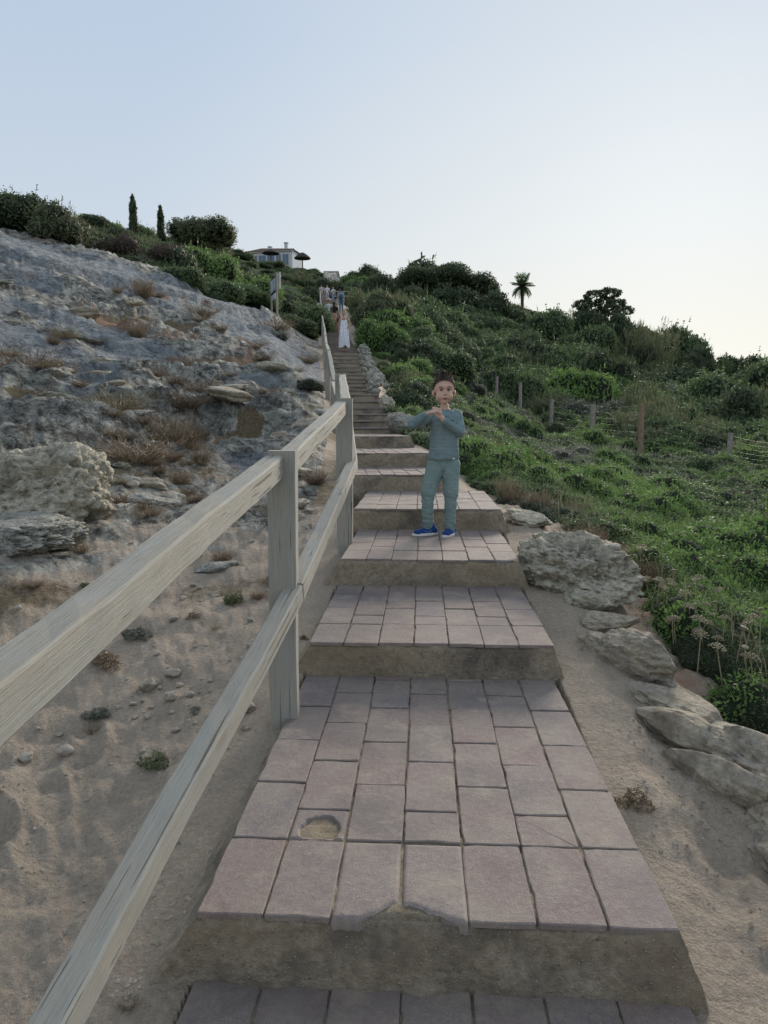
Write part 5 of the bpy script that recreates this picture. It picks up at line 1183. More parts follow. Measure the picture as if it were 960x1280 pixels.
# ================================================================== FIGURES
def _uv(seg):
    ph = np.linspace(0, math.pi, seg-3)[1:-1]; th = np.linspace(0, 2*math.pi, seg, endpoint=False); V = [(0, 0, 1)]
    for p in ph: V += [(math.sin(p)*math.cos(t), math.sin(p)*math.sin(t), math.cos(p)) for t in th]
    V.append((0, 0, -1)); F = []; m = len(ph)
    for i in range(seg): F.append((0, 1+i, 1+(i+1) % seg, 1+(i+1) % seg))
    for r in range(m-1):
        for i in range(seg): a = 1+r*seg+i; b = 1+r*seg+(i+1) % seg; F.append((a, a+seg, b+seg, b))
    e = 1+m*seg
    for i in range(seg): F.append((1+(m-1)*seg+i, e, 1+(m-1)*seg+(i+1) % seg, 1+(m-1)*seg+(i+1) % seg))
    return np.array(V), np.array(F)
_UVS = {12: _uv(12), 18: _uv(18)}
def prim_union(caps, ells, voxel, smooth=2, name='body'):
    """tapered limbs and ellipsoids fused into one continuous surface"""
    Vs = []; Fs = []; Tr = []; k = 0
    def sph(c, r, rot=None, seg=12):
        nonlocal k
        v, f = _UVS[seg]; v = v*(np.array(r) if hasattr(r, '__len__') else r)
        if rot is not None: v = v @ np.array(rot.to_matrix()).T
        Vs.append(v+np.array(c)); Fs.append(f+k); k += len(v)
    for a, ra, b, rb in caps:
        a = Vector(a); b = Vector(b); d = b-a; L = d.length; n = max(2, int(L/(min(ra, rb)*.45))+1)
        for i in range(n+1): t = i/n; sph(a.lerp(b, t), ra+(rb-ra)*t)
    for e in ells: sph(e[0], e[1], Quaternion(e[2]) if len(e) > 2 else None, 18)
    V = np.concatenate(Vs); F = np.concatenate(Fs); tri = F[:, 2] == F[:, 3]; me = bpy.data.meshes.new(name+'_src')
    F2 = np.concatenate([F[tri][:, :3], F[~tri][:, [0, 1, 2]], F[~tri][:, [0, 2, 3]]]).astype(np.int32)
    me.vertices.add(len(V)); me.vertices.foreach_set('co', V.astype(np.float32).ravel()); me.loops.add(F2.size); me.loops.foreach_set('vertex_index', F2.ravel())
    me.polygons.add(len(F2)); me.polygons.foreach_set('loop_start', np.arange(0, F2.size, 3, dtype=np.int32)); me.polygons.foreach_set('loop_total', np.full(len(F2), 3, np.int32)); me.update(calc_edges=True)
    o = bpy.data.objects.new(name+'_src', me); tmp = bpy.data.scenes.new('workbench'); tmp.collection.objects.link(o)
    m = o.modifiers.new('r', 'REMESH'); m.mode = 'VOXEL'; m.voxel_size = voxel; m.use_smooth_shade = True
    s = o.modifiers.new('s', 'SMOOTH'); s.factor = .5; s.iterations = smooth
    vl = tmp.view_layers[0]; vl.update(); dg = vl.depsgraph; dg.update(); ev = o.evaluated_get(dg); res = bpy.data.meshes.new_from_object(ev); res.name = name
    bpy.data.objects.remove(o); bpy.data.scenes.remove(tmp); bpy.data.meshes.remove(me); res.materials.clear()
    res.polygons.foreach_set('use_smooth', [True]*len(res.polygons)); return res
def m_skin(name='skin', col=(.60, .39, .31)):
    g = NT(name); c = g.coord(); n = g.noise(c, 18, 4); k = g.mix(g.ramp(n, [(.35, 0), (.7, 1)]), tuple(x*.88 for x in col), tuple(min(1, x*1.08) for x in col))
    g.bs.inputs['Subsurface Weight'].default_value = .12; g.bs.inputs['Subsurface Radius'].default_value = (.02, .008, .005); g.bs.inputs['Subsurface Scale'].default_value = .5
    return g.fin(k, .6, None, .35)
M_skin = m_skin()
def m_cloth(name, col, motif=None):
    g = NT(name); c = g.coord(); w1 = g.noise(c, 320, 2, .6); n = g.noise(c, 7, 4, .6)
    k = g.mix(g.ramp(n, [(.3, 0), (.7, 1)]), tuple(x*.85 for x in col), tuple(min(1, x*1.12) for x in col)); k = g.mix(g.ramp(w1, [(.35, .3), (.55, 0)]), k, tuple(x*.6 for x in col))
    if motif:   # small pale printed motifs, widely spaced
        q = g.mapp(c, (13, 13, 17)); v = g.vor(q, 1, 'F1', rnd=.45); q2 = g.noise(c, 95, 2, .5); m_ = g.math('MULTIPLY', g.ramp(v, [(.10, 1), (.13, 0)]), g.ramp(q2, [(.48, 0), (.56, 1)])); k = g.mix(g.math('MULTIPLY', m_, .6), k, motif)
    wr = g.noise(g.mapp(c, (1, 1, 2.2)), 16, 3, .55, .6); b = g.bump(wr, .012, .7); b2 = g.bump(w1, .0015, .5, b)
    return g.fin(k, .9, b2, .15)
TEAL = (.195, .27, .285)
M_shirt = m_cloth('teal_jersey_cloth', TEAL, (.45, .52, .52)); M_pants = m_cloth('teal_legging_cloth', (.215, .30, .295), (.40, .47, .47))
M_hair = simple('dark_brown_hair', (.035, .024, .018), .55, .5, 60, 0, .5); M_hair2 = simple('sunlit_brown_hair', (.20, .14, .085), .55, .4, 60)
M_shoe = simple('blue_suede', (.012, .05, .20), .8, .3, 60); M_sole = simple('white_rubber_sole', (.72, .72, .68), .7, .1, 30); M_mark = simple('light_blue_mark', (.10, .22, .48), .6, .1, 30)
M_eyew = simple('eye_white', (.62, .60, .58), .4, .03, 30, 0, .5); M_iris = simple('dark_brown_iris', (.03, .018, .012), .25, .1, 30, 0, .5); M_brow = simple('brow_hair', (.07, .045, .03), .8, .2, 80); M_lip = simple('lip', (.36, .15, .125), .5, .1, 40); M_mouth = simple('mouth_shadow', (.09, .03, .028), .7, .1, 40)
def wrinkle(me, fn):
    V = vco(me); N = vno(me); setco(me, V+N*fn(V)[:, None])
def hand(caps, ells, wrist, palm_end, palm_n, side, curls, tips_dir, s=1.0):
    """wrist->palm axis, palm_n: palm normal (towards palm side), side: direction from palm centre to the thumb"""
    w_ = Vector(wrist); pe = Vector(palm_end); ax = (pe-w_).normalized(); sd_ = Vector(side).normalized(); pn = Vector(palm_n).normalized(); L = (pe-w_).length
    caps.append((w_, .0165*s, w_.lerp(pe, .35), .0165*s))
    for j, off in enumerate((-.019, -.0065, .0065, .019)):
        caps.append((w_.lerp(pe, .2)+sd_*off*.55*s, .0105*s, pe-sd_*off*s, .0090*s))
    lens = (.036, .041, .038, .030)     # index, middle, ring, little
    for j, off in enumerate((.0195, .0065, -.0065, -.0185)):
        b = pe+sd_*off*s; l_ = lens[j]*s; c = curls[j]; d1 = (Vector(tips_dir)*(1)+pn*c*.45).normalized(); d2 = (Vector(tips_dir)+pn*c*1.1).normalized(); d3 = (Vector(tips_dir)*.8+pn*c*1.9).normalized()
        p1 = b+d1*l_*.42+sd_*(off*.15); p2 = p1+d2*l_*.34; p3 = p2+d3*l_*.26
        caps += [(b, .0070*s, p1, .0066*s), (p1, .0066*s, p2, .0060*s), (p2, .0060*s, p3, .0052*s)]
    tb = w_.lerp(pe, .35)+sd_*.014*s; t1 = tb+(sd_*.7+ax*.75).normalized()*.024*s; t2 = t1+(sd_*.2+ax*1.0+pn*.3).normalized()*.022*s
    caps += [(tb, .0100*s, t1, .0080*s), (t1, .0078*s, t2, .0062*s)]

def build_boy():
    base = pt(549, 668, 5.03); gy = STEPS[3][1]+.002
    t = empty('person', (base.x+.022, base.y, gy), label='young boy in teal top and leggings with blue shoes standing on the steps', cat='boy')
    def G(zx, zy, y=0.0): return Vector(((zx-385)/865., y, (1140-zy)/865.))
    cr = Vector((.003, -.004, 1.063))    # head centre
    SL, SR = G(322, 378, .0), G(461, 378, .0)
    EL, WL = G(202, 432, -.055), G(272, 372, -.135)
    ER, WR = G(480, 484, -.045), G(374, 410, -.150)
    HL, HR = G(318, 353, -.158), G(352, 370, -.168)
    KL, AL = G(290, 880, -.035), G(297, 1058, .0); KR, AR = G(432, 882, -.04), G(428, 1062, -.02)
    PL, PR = G(343, 690, 0), G(432, 690, 0)
    # ---- body: one continuous surface (head, neck, trunk, arms with hands, legs)
    caps = [(G(388, 640), .060, G(390, 520), .062), (G(390, 520), .062, G(393, 410), .062), (G(335, 388), .034, G(445, 388), .034), (G(385, 350), .03, G(345, 372), .03), (G(395, 350), .03, G(435, 372), .03), (G(392, 372, .0), .036, G(390, 320, -.002), .031),
            (SL, .035, EL, .026), (EL, .026, WL, .017), (SR, .035, ER, .026), (ER, .026, WR, .017), (PL, .048, KL, .036), (KL, .036, AL, .026), (PR, .048, KR, .036), (KR, .036, AR, .026)]
    caps += [(AL, .024, AL+Vector((-.02, .0, -.055)), .016), (AR, .024, AR+Vector((.0, -.015, -.055)), .016)]
    hand(caps, [], WL, HL, (.25, -.2, -1), (.35, -1, -.05), (.35, .3, .4, .5), Vector((.9, -.1, -.12)), 1.02)
    hand(caps, [], WR, HR+Vector((-.012, .0, .012)), (-.3, .55, .1), (-1, -.2, .1), (.5, .45, .4, .35), Vector((-.25, .05, .95)), 1.02)
    ells = [(cr+Vector((0, .012, .018)), (.069, .082, .078)), (cr+Vector((0, -.014, -.033)), (.059, .062, .064)), (cr+Vector((0, -.040, -.082)), (.026, .026, .020)),   # skull, face, chin
            (cr+Vector((-.028, -.042, -.046)), (.030, .028, .030)), (cr+Vector((.028, -.042, -.046)), (.030, .028, .030)),        # cheeks
            (cr+Vector((0, -.066, .022)), (.045, .012, .020)), (cr+Vector((0, -.081, -.030)), (.0105, .012, .0095)), (cr+Vector((0, -.076, -.014)), (.0065, .012, .018)),   # brow, nose tip, bridge
            (cr+Vector((-.008, -.077, -.034)), (.006, .007, .005)), (cr+Vector((.008, -.077, -.034)), (.006, .007, .005)),
            (cr+Vector((0, -.073, -.057)), (.019, .010, .0055)), (cr+Vector((0, -.071, -.067)), (.016, .010, .006)),
            (cr+Vector((-.0745, .010, -.022)), (.0085, .016, .024)), (cr+Vector((.0745, .010, -.022)), (.0085, .016, .024)),       # ears
            (G(388, 690), (.06, .05, .05))]
    me = prim_union(caps, ells, .0033, 2, 'body')
    V = vco(me)-np.array(cr)      # eye sockets
    for sx_ in (-1, 1):
        d = ((V-np.array([sx_*.0265, -.070, -.004]))/np.array([.017, .02, .010])); q = np.exp(-(d**2).sum(1)); V[:, 1] += q*.007
    d = (V-np.array([0, -.08, -.0615]))/np.array([.018, .03, .0035]); V[:, 1] += np.exp(-(d**2).sum(1))*.004
    setco(me, V+np.array(cr)); link('body', me, M_skin, t)
    # ---- face parts
    for sx_ in (-1, 1):
        bm = bmesh.new(); bmesh.ops.create_uvsphere(bm, u_segments=14, v_segments=10, radius=1); e = link('eye', bm_mesh('eye', bm, True), M_eyew, t, cr+Vector((sx_*.0265, -.0590, -.004)), (0, 0, 0), (.0105, .0088, .0062))
        bm = bmesh.new(); bmesh.ops.create_uvsphere(bm, u_segments=12, v_segments=8, radius=1); link('iris', bm_mesh('iris', bm, True), M_iris, e, (0, -.62, .05), (0, 0, 0), (.62, .48, .92))
        bm = bmesh.new(); tube(bm, [(-.0125, .003, -.001), (-.006, -.002, .0035), (.006, -.002, .0035), (.0125, .003, -.001)], [.001, .0016, .0016, .001], 6); link('eyelid', bm_mesh('eyelid', bm, True), M_brow, t, cr+Vector((sx_*.0265, -.0685, .0015)))
        bm = bmesh.new(); tube(bm, [(-sx_*.014, -.003, -.002), (-sx_*.004, -.003, .003), (sx_*.008, .001, .003), (sx_*.017, .009, -.002)], [.0016, .0026, .0024, .001], 6); link('eyebrow', bm_mesh('eyebrow', bm, True), M_brow, t, cr+Vector((sx_*.0275, -.0755, .0165)))
    bm = bmesh.new(); tube(bm, [(-.019, .006, .0015), (-.009, -.001, .0), (0, -.003, -.001), (.009, -.001, .0), (.019, .006, .0015)], [.001, .0021, .0025, .0021, .001], 6); link('mouth', bm_mesh('mouth', bm, True), M_mouth, t, cr+Vector((0, -.0815, -.0615)))
    bm = bmesh.new(); tube(bm, [(-.014, .004, .0), (0, -.001, -.0015), (.014, .004, .0)], [.0014, .0042, .0014], 8); link('lower_lip', bm_mesh('lower_lip', bm, True), M_lip, t, cr+Vector((0, -.0775, -.0675)))
    # ---- hair: fitted cap with short upswept locks
    rs = np.random.RandomState(6); bm = bmesh.new(); bmesh.ops.create_icosphere(bm, subdivisions=5, radius=1); cap = bpy.data.meshes.new('hair'); 
    for v in list(bm.verts):
        c = v.co.copy(); p = Vector((c.x*.0745, c.y*.0865, c.z*.083)); v.co = p
    kill = [v for v in bm.verts if (v.co.z < .046-.030*(abs(v.co.x)/.07)**2 and v.co.y < -.022) or v.co.z < -.052+.02*(v.co.y < .02) or (abs(v.co.x) > .055 and v.co.z < -.004 and v.co.y < .026)]
    bmesh.ops.delete(bm, geom=kill, context='VERTS'); bm.to_mesh(cap); bm.free(); V = vco(cap); N = V/np.linalg.norm(V, axis=1)[:, None]
    topk = sstep(.02, .08, V[:, 2]); V[:, 0] *= 1-.07*topk; V = V+N*(.002+.010*topk+.004*perlin(V*130)+.003*ridged(V*60, 2)*topk)[:, None]; setco(cap, V)
    hob = link('hair', cap, M_hair, t, cr+Vector((0, .012, .020)), smooth=True)
    V = []; F = []; k = 0; H2 = [[], []]
    for i in range(1500):
        d = rs.normal(size=3); d /= np.linalg.norm(d)
        if d[2] < -.25 or (d[1] < -.45 and d[2] < .56-.3*d[0]**2) or (abs(d[0]) > .8 and d[2] < .1 and d[1] < .1): continue
        b = d*np.array([.075-.006*max(0, d[2]), .087, .086]); top = max(0, d[2]); ln = .006+.036*top**2*.9+.008*(d[1] < 0)*top+rs.uniform(0, .014)*top; up = np.array([rs.normal()*.35+.35*d[0], -.15+rs.normal()*.35, .9*top+.1])+d*.8; up /= np.linalg.norm(up)
        s = np.cross(up, rs.normal(size=3)); s = s/np.linalg.norm(s)*.0022; e = b+up*ln; m_ = b+up*ln*.55
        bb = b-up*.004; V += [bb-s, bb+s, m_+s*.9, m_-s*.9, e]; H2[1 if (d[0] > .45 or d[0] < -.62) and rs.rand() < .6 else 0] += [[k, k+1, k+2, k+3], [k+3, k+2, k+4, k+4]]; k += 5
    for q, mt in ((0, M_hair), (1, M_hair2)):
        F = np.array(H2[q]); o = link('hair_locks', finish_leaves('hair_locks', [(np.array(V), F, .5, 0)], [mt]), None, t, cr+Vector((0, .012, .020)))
    # ---- clothes
    X_ = Vector((.021, 0, 0)); cl = [(G(388, 640)-X_, .079, G(391, 520)-X_, .077), (G(391, 520)-X_, .077, G(393, 405)-X_, .078), (G(388, 640)+X_, .079, G(391, 520)+X_, .077), (G(391, 520)+X_, .077, G(393, 405)+X_, .078), (G(338, 393), .043, G(446, 393), .043), (G(352, 374), .032, G(358, 378), .032), (G(420, 378), .032, G(428, 374), .032),
          (SL, .041, EL, .036), (EL, .036, WL.lerp(EL, .06), .0235), (SR, .041, ER, .036), (ER, .036, WR.lerp(ER, .06), .0235)]
    me = prim_union(cl, [], .0045, 4, 'shirt')
    V = vco(me); zb = .565; low_ = V[:, 2] < zb; V[low_, 2] = zb+(V[low_, 2]-zb)*.05; q_ = sstep(.66, .565, V[:, 2]); V[:, 0] = G(388, 0).x+(V[:, 0]-G(388, 0).x)*(1+.04*q_); V[:, 1] *= 1+.10*q_; setco(me, V)
    RW = np.array([[.8, 0, .6], [0, 1, 0], [-.6, 0, .8]]); RW2 = np.array([[.8, 0, -.6], [0, 1, 0], [.6, 0, .8]])
    def wr_(V):
        arm = sstep(.075, .12, np.abs(V[:, 0]-.005)); low = sstep(.72, .60, V[:, 2])
        return (.0032*ridged((V @ RW)*np.array([10, 10, 26]), 3)*(.35+.65*arm)+.0030*ridged((V @ RW2)*np.array([7, 7, 22])+3, 2)*(.3+low))+.0022*fbm(V*22, 3)
    wrinkle(me, wr_); link('shirt', me, M_shirt, t)
    bm = bmesh.new(); tube(bm, [(.041*math.cos(a)+.004, .040*math.sin(a)-.006, .020*math.sin(a)) for a in np.linspace(0, 2*math.pi, 25)], .0052, 8, False); link('collar', bm_mesh('collar', bm, True), M_shirt, t, G(389, 348, -.002))
    for e_, w0 in ((EL, WL), (ER, WR)):
        d = (w0-e_).normalized(); a = d.orthogonal().normalized(); b = d.cross(a); c = w0.lerp(e_, .05); bm = bmesh.new(); tube(bm, [c+(a*math.cos(x)+b*math.sin(x))*.0195 for x in np.linspace(0, 2*math.pi, 21)], .0042, 7, False); link('cuff', bm_mesh('cuff', bm, True), M_shirt, t)
    pl = [(G(352, 668), .060, PL, .062), (G(425, 668), .060, PR, .062), (G(365, 660), .072, G(412, 660), .072), (PL, .067, KL.lerp(PL, .1), .051), (PR, .067, KR.lerp(PR, .1), .051), (KL.lerp(PL, .1), .045, KL.lerp(AL, .25), .038), (KR.lerp(PR, .1), .045, KR.lerp(AR, .25), .038),
          (KL.lerp(AL, .25), .040, AL-Vector((0, 0, .032)), .0335), (KR.lerp(AR, .25), .040, AR-Vector((0, 0, .032)), .0335)]
    me = prim_union(pl, [(G(388, 690), (.085, .068, .06))], .0045, 4, 'leggings')
    def wp_(V):
        sh = sstep(.32, .2, V[:, 2]); kn = np.exp(-((V[:, 2]-.29)/.05)**2); V = V+.012*fbm(V*9, 2)[:, None]; return .0040*ridged(V*np.array([9, 9, 38]), 2)*sh+.0038*ridged((V @ RW)*np.array([8, 8, 22])+7, 3)*(.4+kn)+.003*fbm(V*15, 3)
    wrinkle(me, wp_); link('leggings', me, M_pants, t)
    bm = bmesh.new(); box(bm, -.009, .009, -.001, .001, -.005, .005); link('hem_tag', bm_mesh('hem_tag', bm), M_sole, t, G(442, 646, -.079))
    # ---- shoes
    for an, dr, nm in ((AL, Vector((-.93, -.36, 0)), 0), (AR, Vector((-.42, -.90, 0)), 1)):
        dr.normalize(); sd_ = Vector((-dr.y, dr.x, 0)); hx = Vector((an.x, an.y, 0)); q = Quaternion((0, 0, 1), math.atan2(dr.y, dr.x)); L0 = .125
        se = empty('shoe', (0, 0, 0)); se.parent = t; se.location = hx-dr*.03; se.rotation_euler.z = math.atan2(dr.y, dr.x)
        u = prim_union([((-.012, 0, .034), .030, (.03, 0, .036), .031), ((.03, 0, .034), .031, (.075, .0, .026), .027), ((.075, 0, .026), .027, (.118, .004, .022), .023), ((.012, 0, .05), .034, (.012, 0, .070), .034)], [((.105, .002, .022), (.036, .031, .018))], .0035, 3, 'upper')
        V = vco(u); V[:, 2] = np.maximum(V[:, 2], .014); setco(u, V); link('upper', u, M_shoe, se)
        bm = bmesh.new(); out_ = []
        for a in np.linspace(0, 2*math.pi, 40, endpoint=False):
            x = .052+.098*math.cos(a); w_ = .0335*(1+.12*math.cos(a)-.08*math.cos(2*a)); out_.append((x, w_*math.sin(a)*(1 if True else 0)))
        r0 = [bm.verts.new((x, y, 0)) for x, y in out_]; r1 = [bm.verts.new((x*1.0, y*1.02, .013)) for x, y in out_]; r2 = [bm.verts.new((.052+(x-.052)*.97, y*.95, .018)) for x, y in out_]
        for A_, B_ in ((r0, r1), (r1, r2)):
            for i in range(40): bm.faces.new((A_[i], A_[(i+1) % 40], B_[(i+1) % 40], B_[i]))
        bm.faces.new(r2); bm.faces.new(r0[::-1]); link('sole', bm_mesh('sole', bm), M_sole, se)
        bm = bmesh.new()
        for i in range(4): x = .048+i*.013; z = .066-i*.008; tube(bm, [(x, -.016, z-.004), (x, 0, z+.002), (x, .016, z-.004)], .0022, 5)
        link('laces', bm_mesh('laces', bm), M_mark, se)
        for sg in (-1, 1):
            bm = bmesh.new(); tube(bm, [(.012, sg*.0335, .045), (.035, sg*.0335, .026), (.055, sg*.033, .028), (.085, sg*.029, .040)], [.0012, .0045, .0035, .001], 6); link('side_mark', bm_mesh('side_mark', bm), M_mark, se)
    return t
boy = build_boy(); boy.scale = (1.0, 1.0, .95)

def walker(px, py, Y, H, label, top=(.5, .5, .5), bottom=(.1, .1, .1), kind='shorts', skin=(.45, .28, .2), hair=(.05, .03, .02), facing=1, arms=((-.16, -.02, .46), (.16, -.02, .46)), elbows=None, stride=.06, cat='person', longhair=False, bag=None, lift=None):
    """small distant figure, H in metres; local frame: feet at 0, facing -y when facing=1"""
    p = pt(px, py, Y); k = float(stair_frame(np.array([p.y]))[2][0]) if lift is None else lift; t = empty('person', (p.x, p.y, k), 0 if facing > 0 else math.pi, label=label, cat=cat, group=None); s = H/1.7
    mk = lambda n, c: simple(n, c, .85, .15, 12)
    sk = m_skin('skin_tone', skin); V3 = lambda *a: Vector(a)*s
    el = elbows or ((-.24, .02, 1.10), (.24, .02, 1.10)); hl = [V3(arms[0][0]*1.55, arms[0][1], arms[0][2]+.42), V3(arms[1][0]*1.55, arms[1][1], arms[1][2]+.42)]
    f = stride; caps = [(V3(0, 0, .95), .12*s, V3(0, 0, 1.15), .105*s), (V3(0, 0, 1.15), .105*s, V3(0, 0, 1.34), .12*s), (V3(-.15, 0, 1.39), .05*s, V3(.15, 0, 1.39), .05*s), (V3(0, 0, 1.40), .05*s, V3(0, -.01, 1.52), .045*s)]
    for sg, e_, h_, ph in ((-1, el[0], hl[0], 1), (1, el[1], hl[1], -1)):
        caps += [(V3(sg*.17, 0, 1.38), .045*s, V3(*e_), .034*s), (V3(*e_), .034*s, h_, .024*s), (h_, .026*s, h_+V3(0, -.01, -.06), .022*s), (h_+V3(-sg*.02, -.02, 0), .012*s, h_+V3(-sg*.03, -.04, -.04), .010*s)]
        kn = V3(sg*.085, -.03-f*ph*.8, .50); ft = V3(sg*.085, -f*ph, .07); caps += [(V3(sg*.085, 0, .92), .085*s, kn, .055*s), (kn, .055*s, ft, .035*s), (ft, .034*s, ft+V3(0, -.14, -.035), .028*s)]
    ells = [(V3(0, .0, 1.60), Vector((.075, .09, .105))*s), (V3(0, -.085, 1.585), Vector((.014, .02, .016))*s), (V3(0, -.04, 1.53), Vector((.045, .045, .035))*s)]
    link('body', prim_union(caps, ells, .016*s, 2, 'body'), sk, t)
    hr = [(V3(0, .02, 1.645), Vector((.088, .095, .085))*s)]; hc = []
    if longhair: hc = [(V3(0, .07, 1.62), .07*s, V3(0, .10, 1.36), .05*s)]
    elif longhair is None: hr.append((V3(0, .05, 1.74), Vector((.05, .05, .045))*s))
    link('hair', prim_union(hc, hr, .014*s, 1, 'hair'), mk('hair_colour', hair), t)
    tc_ = mk('top_cloth', top); bc = mk('bottom_cloth', bottom)
    if kind == 'dress':
        bm = bmesh.new(); n = 48; rings = []
        for z, rx, ry, fo in ((1.36, .125, .085, 0), (1.28, .145, .115, 0), (1.15, .15, .12, .01), (1.0, .17, .145, .03), (.75, .185, .165, .05), (.5, .20, .175, .07), (.28, .205, .18, .08), (.14, .205, .18, .09)):
            ring = []
            for i in range(n):
                a = 2*math.pi*i/n; q = 1+fo*2*math.sin(a*9+z*2)+fo*math.sin(a*5+1); zz = z+(.10*max(0, math.cos((a+math.pi/2-.35)*1))**12 if z < .2 else 0)
                ring.append(bm.verts.new((rx*q*math.cos(a)*s, ry*q*math.sin(a)*s, zz*s)))
            rings.append(ring)
        for A_, B_ in zip(rings, rings[1:]):
            for i in range(n): bm.faces.new((A_[i], A_[(i+1) % n], B_[(i+1) % n], B_[i]))
        link('dress', bm_mesh('dress', bm, True), tc_, t)
        for sg in (-1, 1):
            bm = bmesh.new(); tube(bm, [V3(sg*.085, -.085, 1.34), V3(sg*.095, -.055, 1.43), V3(sg*.095, .05, 1.42), V3(sg*.085, .09, 1.34)], .012*s, 5); link('strap', bm_mesh('strap', bm), tc_, t)
    else:
        sh = [(V3(0, 0, 1.0), .135*s, V3(0, 0, 1.15), .125*s), (V3(0, 0, 1.15), .125*s, V3(0, 0, 1.34), .14*s), (V3(-.15, 0, 1.38), .062*s, V3(.15, 0, 1.38), .062*s)]
        for sg, e_ in ((-1, el[0]), (1, el[1])): a = V3(sg*.17, 0, 1.38); sh.append((a, .06*s, a.lerp(V3(*e_), .6), .056*s))
        link('shirt', prim_union(sh, [], .018*s, 2, 'shirt'), tc_, t)
        if kind == 'skirt': sc = [(V3(0, 0, .98), .15*s, V3(0, 0, .62), .20*s), (V3(-.05, 0, .7), .17*s, V3(-.07, 0, .52), .15*s), (V3(.05, 0, .7), .17*s, V3(.07, 0, .52), .15*s)]
        else:
            lo = .55 if kind == 'shorts' else .15; sc = [(V3(0, 0, .97), .14*s, V3(0, 0, .9), .14*s)]
            for sg, ph in ((-1, 1), (1, -1)):
                kn = V3(sg*.085, -.03-f*ph*.8, .50); ft = V3(sg*.085, -f*ph, .07); a = V3(sg*.085, 0, .92); sc.append((a, .10*s, a.lerp(kn, .85), .078*s))
                if kind == 'trousers': sc.append((kn, .072*s, ft, .055*s))
        link('skirt' if kind == 'skirt' else 'trousers' if kind == 'trousers' else 'shorts', prim_union(sc, [], .018*s, 2, 'cloth'), bc, t)
    if bag:
        bm = bmesh.new(); bmesh.ops.create_cube(bm, size=1, matrix=Matrix.Translation(V3(0, .20, 1.18)) @ Matrix.Diagonal((.28*s, .16*s, .40*s, 1))); bmesh.ops.bevel(bm, geom=bm.edges[:], offset=.04*s, segments=2, affect='EDGES')
        b = link('backpack', bm_mesh('backpack', bm, True), mk('bag_cloth', bag)); b.parent = t
    return t
walker(430, 440, 30, 1.60, 'woman in a long white strappy dress walking down the steps', (.72, .74, .80), kind='dress', hair=(.33, .20, .10), skin=(.42, .25, .17), elbows=((-.22, -.02, 1.10), (.30, .03, 1.16)), arms=((-.14, -.04, .43), (.12, -.05, .60)), longhair=None, stride=.03, cat='woman')
walker(418, 407, 45, 1.68, 'person in a dark top and peach skirt on the distant steps', (.02, .02, .03), (.50, .25, .20), 'skirt', hair=(.02, .015, .012), facing=-1, longhair=True, stride=.10)
walker(411, 404, 46, 1.62, 'person in pale top and light blue shorts left of the peach skirt', (.55, .56, .60), (.35, .50, .52), 'shorts', facing=-1, hair=(.20, .12, .07), stride=.09)
walker(426.5, 389, 60, 1.78, 'person in blue trousers with a backpack just below the landing', (.30, .36, .42), (.09, .15, .24), 'trousers', facing=-1, hair=(.02, .02, .02), bag=(.08, .14, .24), stride=.08)
walker(402, 375, 71.5, 1.7, 'leftmost person at the top of the steps in a pinkish white top', (.55, .48, .47), (.35, .28, .25), 'shorts', facing=-1, hair=(.03, .02, .02), stride=.02)
walker(406, 374, 73.0, 1.6, 'person in dark grey between two pale topped people at the top', (.10, .10, .12), (.32, .33, .38), 'trousers', facing=-1, hair=(.03, .02, .02), stride=.02, lift=STEPS[-1][1])
walker(409, 374, 72.0, 1.75, 'person in a bright white shirt at the top of the steps', (.66, .68, .74), (.40, .42, .48), 'shorts', facing=1, hair=(.03, .02, .02), stride=.02)
walker(416.5, 375, 72.5, 1.65, 'person in a pale top and blue trousers at the top of the steps', (.58, .55, .58), (.12, .19, .32), 'trousers', facing=1, hair=(.25, .16, .10), stride=.02)
walker(425, 375, 73.5, 1.7, 'rightmost person at the top of the steps dressed in blue', (.15, .22, .36), (.11, .16, .26), 'trousers', facing=-1, hair=(.03, .02, .02), stride=.02, lift=STEPS[-1][1])
# dark bag held by the person in the peach skirt is a thing of its own
p = pt(424.5, 400, 44.8); bm = bmesh.new(); bmesh.ops.create_uvsphere(bm, u_segments=10, v_segments=8, radius=1, matrix=Matrix.Diagonal((.16, .12, .2, 1))); tag(link('bag', bm_mesh('bag', bm, True), simple('black_bag_cloth', (.02, .02, .025)), None, (p.x, p.y, p.z)), 'black bag carried at the right hand of the person in the peach skirt', 'bag')
# landing rails at the top
lr = empty('landing_railing', label='timber railing across the landing at the top of the steps', cat='railing'); zt_ = STEPS[-1][1]
xa, xb = stepx(402, 71, zt_+.9), stepx(436, 71, zt_+.9)
for i in range(4): x = stepx(416, 71, zt_)+(xb-stepx(416, 71, zt_))*i/3; beam('post', (x, 71, zt_-.3), (x, 71, zt_+1.0), .09, .09, lr, i, True, n=2)
for z in (.95, .5): beam('rail', (stepx(416, 71, zt_), 70.95, zt_+z), (xb, 70.95, zt_+z), .06, .09, lr, 3, n=4)

